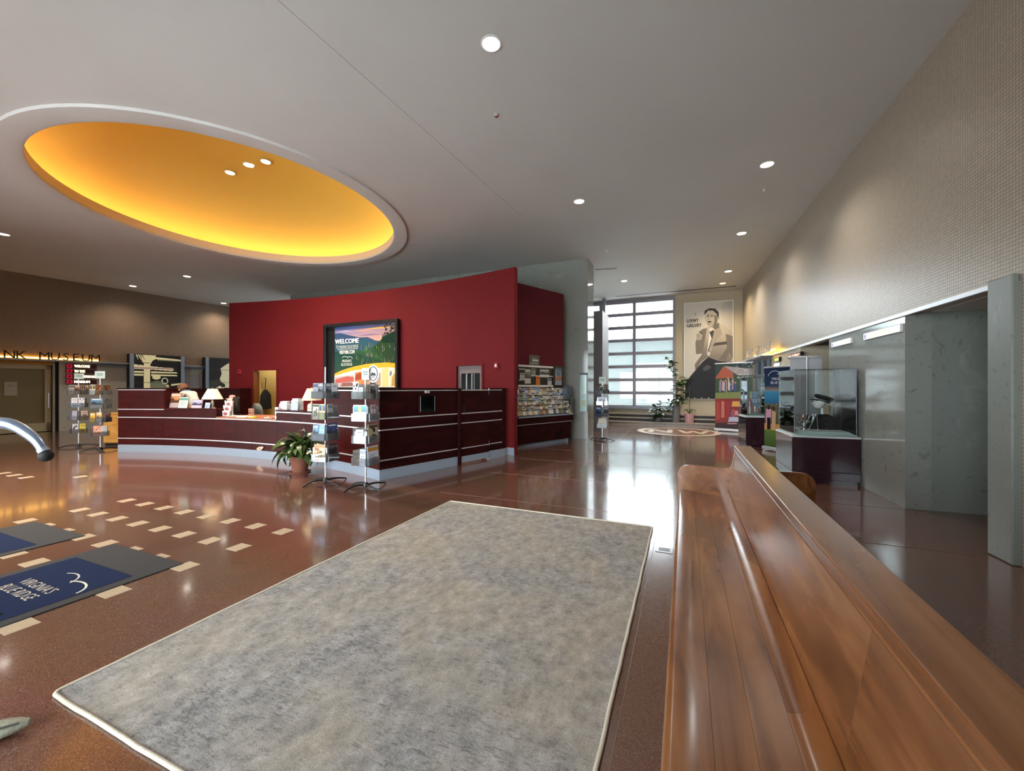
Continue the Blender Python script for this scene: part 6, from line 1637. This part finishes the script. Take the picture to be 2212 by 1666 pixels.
for x, y, lb in ((0.10, 0.36, 'pale blue glass shield on the banner side of the far case'), (0.28, 0.30, 'pale blue glass shield in the middle of the far case')):
    t = thing('glass_award', lb, 'award', in_case(FC2, x, y, zd2), FC2.rot, 'blue glass shields in the far case')
    MB().prism([(-0.075, 0.26), (-0.07, 0.20), (0.0, 0.165), (0.07, 0.20), (0.075, 0.26), (0.075, 0.55), (-0.075, 0.55)], 0, 0.02, 'y').build('shield', 'blueglass', t, bevel=0.004)
    m = MB(); m.rect(-0.05, 0.27, -0.005, 0.36, (196, 210, 226)); m.rect(-0.03, 0.29, -0.02, 0.34, (110, 140, 170)); m.rect(0.015, 0.27, 0.05, 0.36, (190, 206, 222)); m.rect(-0.05, 0.40, 0.05, 0.52, (130, 160, 190)); m.build('etching', 'print', t, loc=(0, -0.0005, 0))
    MB().tube([(0, 0.01, 0.0), (0, 0.01, 0.17)], 0.008, 8).lathe([(0.001, 0), (0.04, 0), (0.04, 0.01), (0.001, 0.012)], 14, (0, 0.01, 0)).build('award_stand', 'acrylic', t, smooth=40)
t = thing('glass_trophy', 'clear hourglass trophy at the wall side of the far case', 'trophy', in_case(FC2, 0.40, 0.36, zd2), FC2.rot)
MB().lathe([(0.001, 0.02), (0.05, 0.02), (0.045, 0.06), (0.02, 0.16), (0.03, 0.24), (0.06, 0.36), (0.062, 0.37), (0.001, 0.37)], 16).build('glass_body', 'blueglass', t, smooth=40)
MB().lathe([(0.001, 0), (0.06, 0), (0.06, 0.02), (0.001, 0.02)], 16).build('trophy_base', 'black', t)
for i in range(3): MB().lathe([(0.066 - 0.004 * i, 0.355 - .03 * i), (0.066 - 0.004 * i, 0.365 - .03 * i)], 16).build('silver_band', 'silver', t)
t = thing('white_bottle', 'small white bottle shape at the front edge of the far case', 'bottle', in_case(FC2, 0.12, 0.14, zd2), FC2.rot)
MB().lathe([(0.001, 0), (0.03, 0), (0.032, 0.01), (0.03, 0.14), (0.016, 0.18), (0.014, 0.30), (0.001, 0.305)], 14).build('bottle_body', 'white', t, smooth=40)
MB().lathe([(0.016, 0.27), (0.016, 0.30), (0.001, 0.308)], 12).build('stopper', 'silver', t, smooth=40)
t = thing('amber_figurine', 'small amber figurine standing under the middle glass shield', 'figurine', in_case(FC2, 0.33, 0.18, zd2), FC2.rot)
MB().lathe([(0.001, 0), (0.028, 0), (0.026, 0.03), (0.018, 0.07), (0.022, 0.10), (0.010, 0.12), (0.014, 0.135), (0.001, 0.15)], 12).build('figure', simple('amber_wood', (150, 92, 54), 0.4), t, smooth=50)
MB().lathe([(0.03, 0), (0.03, 0.008), (0.001, 0.008)], 12).build('figure_base', 'black', t)
t = thing('dark_model', 'dark leafy looking model on a base at the wall side of the far case', 'model', in_case(FC2, 0.44, 0.22, zd2), FC2.rot)
B(-0.06, 0.06, -0.05, 0.05, 0, 0.03).build('model_base', 'black', t, bevel=0.004)
rr = random.Random(4); m = MB()
for k in range(14): m.ball((rr.uniform(-.05, .05), rr.uniform(-.04, .04), rr.uniform(.03, .16)), rr.uniform(.012, .026), 8, 5)
m.build('model_body', simple('dark_green_bronze', (40, 48, 46), 0.4, metal=0.5), t, smooth=60)


# ------------------------------------------------------------------ lettering on the ledges
def letters(fr, word, px0, px1, zb, hgt, label, mat, glow, dark, lead=''):
    u0, u1 = fr.u(px0), fr.u(px1); st = (u1 - u0) / (len(word) - 1)
    t = thing('ledge_lettering', label, 'lettering', tuple(fr.at(u0, 0, zb)), fr.rot)
    for i, ch in enumerate(lead + word):
        if ch == ' ': continue
        x = st * (i - len(lead))
        m = MB(); m.text(ch, x, 0.0, hgt, None, align='c', bold=0.0, d=0.035); m.build('letter', dark, t)
    a = -st * len(lead) - 0.2
    B(a, u1 - u0 + 0.12, 0.075, 0.095, 0.03, 0.07).build('light_strip', glow, t)
    return t


LF = LEFT.off(-0.13)
letters(LF, 'NK MUSEUM', 20, 206, 2.42, 0.25, 'dark raised lettering NK MUSEUM glowing from below on the brown wall ledge', None, 'glow', 'black', 'LI')
RF = RIGHT.off(-0.2)
letters(RF, 'LOEWY GALLERY', 1615, 1664, 2.42, 0.27, 'dark raised gallery lettering glowing yellow on the tiled wall ledge', None, 'glow2', 'frame', '')
# ------------------------------------------------------------------ left wall: lit text bars, murals, notice
for i, (s, y, lw) in enumerate((('WELCOME', 791, 0.5), ('TO THE', 802, 0.34), ('O. WINSTON LINK', 813.5, 0.96), ('MUSEUM', 825, 0.5))):
    TF = LEFT.off(-0.05); u0, u1 = TF.u(143), TF.u(209); z = TF.z(160, y)
    t = thing('text_bar', f'dark red wall bar with red square and lit words {s}', 'sign', tuple(TF.at(u0, 0, z - 0.075)), TF.rot, 'lit text bars by the museum doors')
    B(0, u1 - u0, 0, 0.05, 0, 0.15).build('bar', simple('maroon_bar', (74, 36, 40), 0.4) if not i else M_BAR, t)
    if not i: M_BAR = t.children[0].data.materials[0]
    m = MB(); m.rect(0.01, 0.01, 0.15, 0.14, (196, 30, 60)); m.build('red_square', 'print_lit', t)
    B(0.055, 0.105, -0.006, 0, 0.05, 0.10).build('square_mark', 'red', t)
    m = MB(); m.text(s, 0.20, 0.035, 0.085, (255, 226, 160), (u1 - u0) * lw * .78 if i == 2 else (u1 - u0) * lw, fat=0.006); m.build('lit_words', 'sign_lit', t)


def mural(x0, x1, ytop, zb, label, kind):
    MF = LEFT.off(-0.32); u0, u1 = MF.u(x0), MF.u(x1); zt = MF.z(x0 + 4, ytop); w = u1 - u0; h = zt - zb
    t = thing('lit_mural', label, 'mural', tuple(MF.at(u0, 0, zb)), MF.rot)
    B(0.02, w - 0.02, 0.02, 0.32, 0, h).build('box_body', 'dark', t)
    for x in (0, w - 0.12): B(x, x + 0.12, -0.03, 0.02, 0, h).build('side_rail', 'plinth', t, bevel=0.006)
    m = MB(); k0, k1 = 0.12, w - 0.12; W = k1 - k0; T = h
    cr_ = (208, 196, 150); ol = (104, 104, 78)
    m.rect(k0, 0, k1, h, (22, 20, 18))
    X = lambda f: k0 + W * f
    b = h - 1.32                                   # the upper 1.3 m is what shows above the counter
    if kind == 0:
        m.rect(X(.20), 0, X(.33), b + 0.98, cr_); m.poly([(X(.18), b + 1.0), (X(.35), b + 1.0), (X(.46), b + 1.3), (X(.10), b + 1.3)], cr_)
        m.arcline(X(.52), b + .95, W * .20, .26, .04, pi / 2, pi, cr_)
        m.poly([(X(.4), b + 1.16), (X(1), b + 1.12), (X(1), b + 1.18), (X(.4), b + 1.24)], cr_)
        for i in range(12): m.poly([(X(.48 + .043 * i), b + 1.17), (X(.52 + .043 * i), b + 1.17), (X(.50 + .043 * i), b + 1.09)], cr_)
        for i in range(7): m.poly([(X(.02 + .02 * i), b + 1.3), (X(.05 + .02 * i), b + 1.3), (X(.06 + .03 * i), b + 1.08)], cr_ if i % 2 else (60, 56, 44))
        for i in range(8): m.ell(X(.03 + .105 * i), b + .84 - .012 * i, W * .075, .085 - .004 * i, cr_, 14)
        m.rect(X(0), b + .74, X(.82), b + .83, (200, 170, 150))
        for z, c_ in ((b + .60, cr_), (b + .49, cr_)):
            m.poly([(X(0), z), (X(.19), z), (X(.19), z + .07), (X(0), z + .07)], c_); m.poly([(X(.35), z), (X(.93), z + .01), (X(.90), z + .06), (X(.35), z + .07)], c_)
        m.ell(X(.46), b + .44, W * .09, .09, cr_)
        m.poly([(X(.33), 0), (X(.33), b + .24), (X(.45), b + .30), (X(.62), b + .26), (X(.74), b + .12), (X(.75), 0)], ol)
        m.arcline(X(.64), b + .30, W * .075, .13, .035, 0, 2 * pi, (196, 196, 170), 18); m.ell(X(.70), b + .10, W * .03, .04, cr_)
        m.poly([(X(.78), b + .10), (X(1), b + .16), (X(1), b + .22), (X(.78), b + .17)], cr_)
    else:
        m.poly([(X(.55), b), (X(.42), b + .4), (X(.5), b + .62), (X(.45), b + .85), (X(.62), b + 1.0), (X(.8), b + 1.12), (X(1), b + 1.1), (X(1), b)], (196, 188, 156))
        m.poly([(X(0), 0), (X(0), b + .3), (X(.2), b + .34), (X(.35), b + .4), (X(.5), b + .25), (X(.6), b + .1), (X(.62), 0)], (46, 46, 40))
        m.ell(X(.48), b + .10, W * .16, .12, (36, 38, 34)); m.ell(X(.42), b + .02, W * .07, .06, (220, 206, 170)); m.rect(X(.3), b - .02, X(.6), b + .02, (214, 204, 180))
    for z in (b + .78, b + .22): m.rect(k0, z, k1, z + .018, (64, 60, 52) if kind else (52, 48, 42))
    m.v = [(min(max(x, k0), k1), y * .3, min(max(z, 0), h)) for x, y, z in m.v]
    m.build('mural_print', 'print_lit', t)
    return t


mural(280, 398, 764, 0.75, 'lit black mural with cream carved porch shapes, nearer the museum doors', 0)
mural(444, 512, 772, 0.75, 'lit black mural with cream smoke cloud, partly behind the red wall', 1)
for x0, x1 in ((215, 280), (398, 444)):
    u0, u1 = LEFT.u(x0), LEFT.u(x1); 
    MB().tube([(u0, -0.06, 2.30), (u1, -0.06, 2.30)], 0.03, 8).build('wall_rail', 'plinth', wl)
TF = LEFT.off(-0.02); u0, u1 = TF.u(397), TF.u(431); z0, z1 = 1.25, TF.z(412, 811)
t = thing('wall_chart', 'blank looking pale grey chart on the stone wall between the two murals', 'chart', tuple(TF.at(u0, 0, z0)), TF.rot)
MB().box(0, u1 - u0, 0, 0.015, 0, z1 - z0, (176, 178, 182)).rect(0.05, 0.05, u1 - u0 - 0.05, z1 - z0 - 0.05, (186, 188, 194)).build('chart_sheet', 'print', t)
TF = LEFT.off(0.04); u0, u1 = TF.u(10), TF.u(38); z0, z1 = TF.z(20, 855), TF.z(20, 825)
t = thing('door_notice', 'pale paper notice taped on the museum door glass', 'notice', tuple(TF.at(u0, 0.04, z0)), TF.rot)
MB().box(0, u1 - u0, 0, 0.004, 0, z1 - z0, (170, 166, 150)).rect(0.08, 0.3, u1 - u0 - 0.08, 0.33, (140, 136, 122)).build('notice_sheet', 'print', t)

# ------------------------------------------------------------------ right wall: shop front, lit signs, marble signs
w3 = struct(fobj('window_3', RIGHT, B(-12.4, U1668 - 0.02, 0.06, 0.2, 0.0, 0.35), 'frame'))
B(-12.4, U1668, 0.2, 0.24, 0, 2.4).build('shop_back', 'dark', w3)
us3 = [U1668 - 0.02, RIGHT.u(1657), RIGHT.u(1644), RIGHT.u(1632), -12.35]
for u in us3: B(u - 0.05, u + 0.05, 0.0, 0.12, 0.3, 2.36).build('mullion', 'plinth', w3)
for z in (0.33, 1.86, 2.33): B(-12.35, U1668, 0.01, 0.11, z - 0.04, z + 0.04).build('transom', 'plinth', w3)
darkg = simple('dark_shop_glass', (34, 44, 44), 0.06)
for a, b in zip(us3[1:], us3):
    for z0, z1 in ((0.37, 1.82), (1.90, 2.29)): B(a + 0.05, b - 0.05, 0.06, 0.07, z0, z1).build('pane', darkg, w3)


def lit_box(x0, x1, y0, y1, label, draw, off=-0.06):
    fr = RIGHT.off(off); u0, u1 = fr.u(x0), fr.u(x1); z0, z1 = fr.z((x0 + x1) / 2, y1), fr.z((x0 + x1) / 2, y0)
    t = thing('lit_sign', label, 'sign', tuple(fr.at(u0, 0, z0)), fr.rot)
    B(0, u1 - u0, 0.0, 0.06, 0, z1 - z0).build('sign_box', 'black', t, bevel=0.004)
    m = MB(); draw(m, u1 - u0, z1 - z0); m.build('lit_face', 'sign_lit', t); return t
lit_box(1672, 1682.5, 772.5, 781.5, 'small yellow-green lit sign on the pale wall before the shop windows', lambda m, w, h: (m.rect(0.06, 0.02, w - 0.04, h - 0.02, (120, 130, 50)), m.rect(0.12, h * .4, w - .1, h * .65, (70, 110, 40))))
def led(m, w, h):
    rr = random.Random(1); m.rect(0.02, 0.02, w - 0.02, h - 0.02, (36, 14, 14)); x = 0.06
    while x < w - 0.12:
        a = rr.uniform(.05, .10); m.rect(x, h * rr.uniform(.2, .4), x + a, h * rr.uniform(.65, .8), (226, 110, 90)); x += a + 0.03
lit_box(1702, 1729, 763, 773, 'red lit letter strip sign high on the pale wall', led)
fr = RIGHT.off(-0.06); u0, u1 = fr.u(1672), fr.u(1681); z0, z1 = fr.z(1676, 791.5), fr.z(1676, 786)
t = thing('wall_lamp', 'tiny white wall lamp below the yellow-green lit sign', 'lamp', tuple(fr.at(u0, 0, z0)), fr.rot)
B(0, u1 - u0, 0.02, 0.06, 0, 0.09).build('lamp_body', 'white', t, bevel=0.01); B(0.02, u1 - u0 - .02, 0.0, 0.02, 0.01, 0.06).build('lamp_lens', 'disc', t)
for x0, x1, yl0, yl1, yr0, yr1, lb, fl in ((1795.8, 1837.5, 740.5, 752, 729, 741, 'bright white sign strip high on the polished marble, farther of two', 0), (1865, 1944.5, 720.5, 735.8, 700, 717, 'bright white sign strip high on the polished marble, nearer and larger of two', 1)):
    fr = RIGHT.off(-0.03); u0, u1 = fr.u(x0), fr.u(x1); za = (fr.z(x0, yl1) + fr.z(x1, yr1)) / 2; zc = (fr.z(x0, yl0) + fr.z(x1, yr0)) / 2
    t = thing('strip_sign', lb, 'sign', tuple(fr.at(u0, 0, za)), fr.rot); w, h = u1 - u0, zc - za
    B(0, w, 0, 0.03, 0, h).build('sign_panel', 'white', t, bevel=0.003)
    m = MB(); m.rect(0.01, 0.01, w - 0.01, h - 0.01, (236, 240, 244)); m.rect(0.03, h * .2, 0.08, h * .75, (70, 80, 130))
    rr = random.Random(fl); x = w * .22
    while x < w * .82:
        a = rr.uniform(.02, .05); m.rect(x, h * .3, x + a, h * rr.uniform(.6, .8), (240, 176, 150) if fl else (240, 206, 150)); x += a + 0.02
    m.build('lit_face', m_print('sign_face_lit', 0.4, 0.55) if not fl else bpy.data.materials['sign_face_lit'], t)

# ------------------------------------------------------------------ the person bending behind the ledge
def skin(name, nodes, edges, mat, parent, sub=1):
    bm = bmesh.new(); L = bm.verts.layers.skin.verify(); vs = []
    for i, (x, y, z, r) in enumerate(nodes):
        v = bm.verts.new((x, y, z)); rx = r if isinstance(r, tuple) else (r, r); v[L].radius = rx; v[L].use_root = (i == 0); vs.append(v)
    for a, b in edges: bm.edges.new((vs[a], vs[b]))
    me = bpy.data.meshes.new(name); bm.to_mesh(me); bm.free()
    o = link(name, me, parent)
    s = o.modifiers.new('skin', 'SKIN'); s.use_smooth_shade = True
    u = o.modifiers.new('sub', 'SUBSURF'); u.levels = sub; u.render_levels = sub
    me.materials.append(M[mat]); return o


ph = DESK.phi(424, 1.15); q = DESK.pt(ph, 1.15, 0)
t = thing('person', 'person with brown hair and pale shirt bending down behind the counter ledge', 'person', tuple(q), ph - pi / 2)
n = [(0, 0, .95, .13), (-.06, 0, 1.08, .12), (-.15, 0, 1.21, .13), (-.23, 0, 1.31, .12), (-.29, 0, 1.375, .055), (-.335, -.01, 1.41, .05), (-.385, -.02, 1.445, .095), (-.415, -.02, 1.49, .09)]
e = [(i, i + 1) for i in range(7)]
for s in (-1, 1):
    b = len(n)
    n += [(-.24, s * .14, 1.32, .065), (-.26, s * .20, 1.27, .055), (-.30, s * .22, 1.06, .042), (-.42, s * .15, .90, .033), (-.50, s * .12, .83, .028), (-.55, s * .115, .80, .030)]
    e += [(3, b)] + [(b + i, b + i + 1) for i in range(5)]
    b = len(n)
    n += [(.0, s * .10, .88, .09), (-.02, s * .11, .50, .06), (.03, s * .11, .10, .042), (-.04, s * .12, .045, .04), (-.16, s * .125, .03, .03)]
    e += [(0, b)] + [(b + i, b + i + 1) for i in range(4)]
skin('body', n, e, 'skin', t, 2)
for s in (-1, 1):
    for k, (dy, ln) in enumerate(((-.03, .075), (-.01, .085), (.01, .08), (.03, .062))):
        x0, y0, z0 = -.545, s * .115 + dy, .80
        skin('finger', [(x0, y0, z0, .009), (x0 - ln * .45, y0 + dy * .1, z0 - .006, .0085), (x0 - ln * .8, y0 + dy * .15, z0 - .022, .008), (x0 - ln, y0 + dy * .15, z0 - .04, .006)], [(0, 1), (1, 2), (2, 3)], 'skin', t)
    x0, y0, z0 = -.52, s * .115 - s * .03, .805
    skin('thumb', [(x0, y0, z0, .010), (x0 - .025, y0 - s * .022, z0 - .01, .0095), (x0 - .05, y0 - s * .026, z0 - .025, .008)], [(0, 1), (1, 2)], 'skin', t)
n = [(0.005, 0, .93, .15), (-.06, 0, 1.08, .145), (-.15, 0, 1.21, .155), (-.225, 0, 1.305, .14), (-.27, 0, 1.352, .08)]
e = [(0, 1), (1, 2), (2, 3), (3, 4)]
for s in (-1, 1):
    b = len(n); n += [(-.24, s * .15, 1.32, .08), (-.262, s * .20, 1.26, .07), (-.285, s * .215, 1.14, .06)]; e += [(3, b), (b, b + 1), (b + 1, b + 2)]
skin('shirt', n, e, 'shirt', t, 2)
n = [(0.005, 0, .94, .145)]; e = []
for s in (-1, 1):
    b = len(n); n += [(.0, s * .10, .86, .105), (-.02, s * .11, .50, .078), (.03, s * .11, .09, .062)]; e += [(0, b), (b, b + 1), (b + 1, b + 2)]
skin('trousers', n, e, 'trousers', t, 2)
for s in (-1, 1): MB().ball((-.07, s * .125, .045), 0.055, 12, 8, sz=0.8).build('shoe', 'black', t, smooth=60)
rg = []
hd = Vector((-.40, -.02, 1.47)); ax = Vector((-.45, -.1, .88)).normalized()
for i in range(9):
    a = -0.5 + 2.05 * i / 8; r = 0.118 * cos(a) + 0.002; c_ = hd + ax * (0.118 * sin(a)) + Vector((.028, .01, .012)); o1 = ax.orthogonal().normalized(); o2 = ax.cross(o1)
    rg.append([tuple(c_ + (o1 * cos(b) + o2 * sin(b)) * r * (1 + .05 * sin(5 * b + i))) for b in [2 * pi * j / 20 for j in range(20)]])
MB().loft(rg).build('hair', 'hair', t, smooth=70)
MB().ball((-.478, -.02, 1.435), 0.018, 10, 8).build('nose', 'skin', t, smooth=60)
for s in (-1, 1):
    MB().ball((-.470, -.02 + s * .035, 1.468), 0.011, 10, 8).build('eye', 'white', t, smooth=60); MB().ball((-.37, -.02 + s * .10, 1.43), 0.022, 10, 8, sz=1.4).build('ear', 'skin', t, smooth=60)
MB().tube([(-.455, -.045, 1.395), (-.462, -.02, 1.393), (-.455, .005, 1.395)], 0.005, 6).build('mouth', simple('lips', (168, 100, 92), 0.5), t)
MB().tube([(-.31 + .10 * cos(a) * .7, .095 * sin(a), 1.375 + .05 * cos(a) * .8) for a in [2 * pi * j / 20 for j in range(21)]], 0.022, 8).build('collar', 'scarf', t, smooth=60)
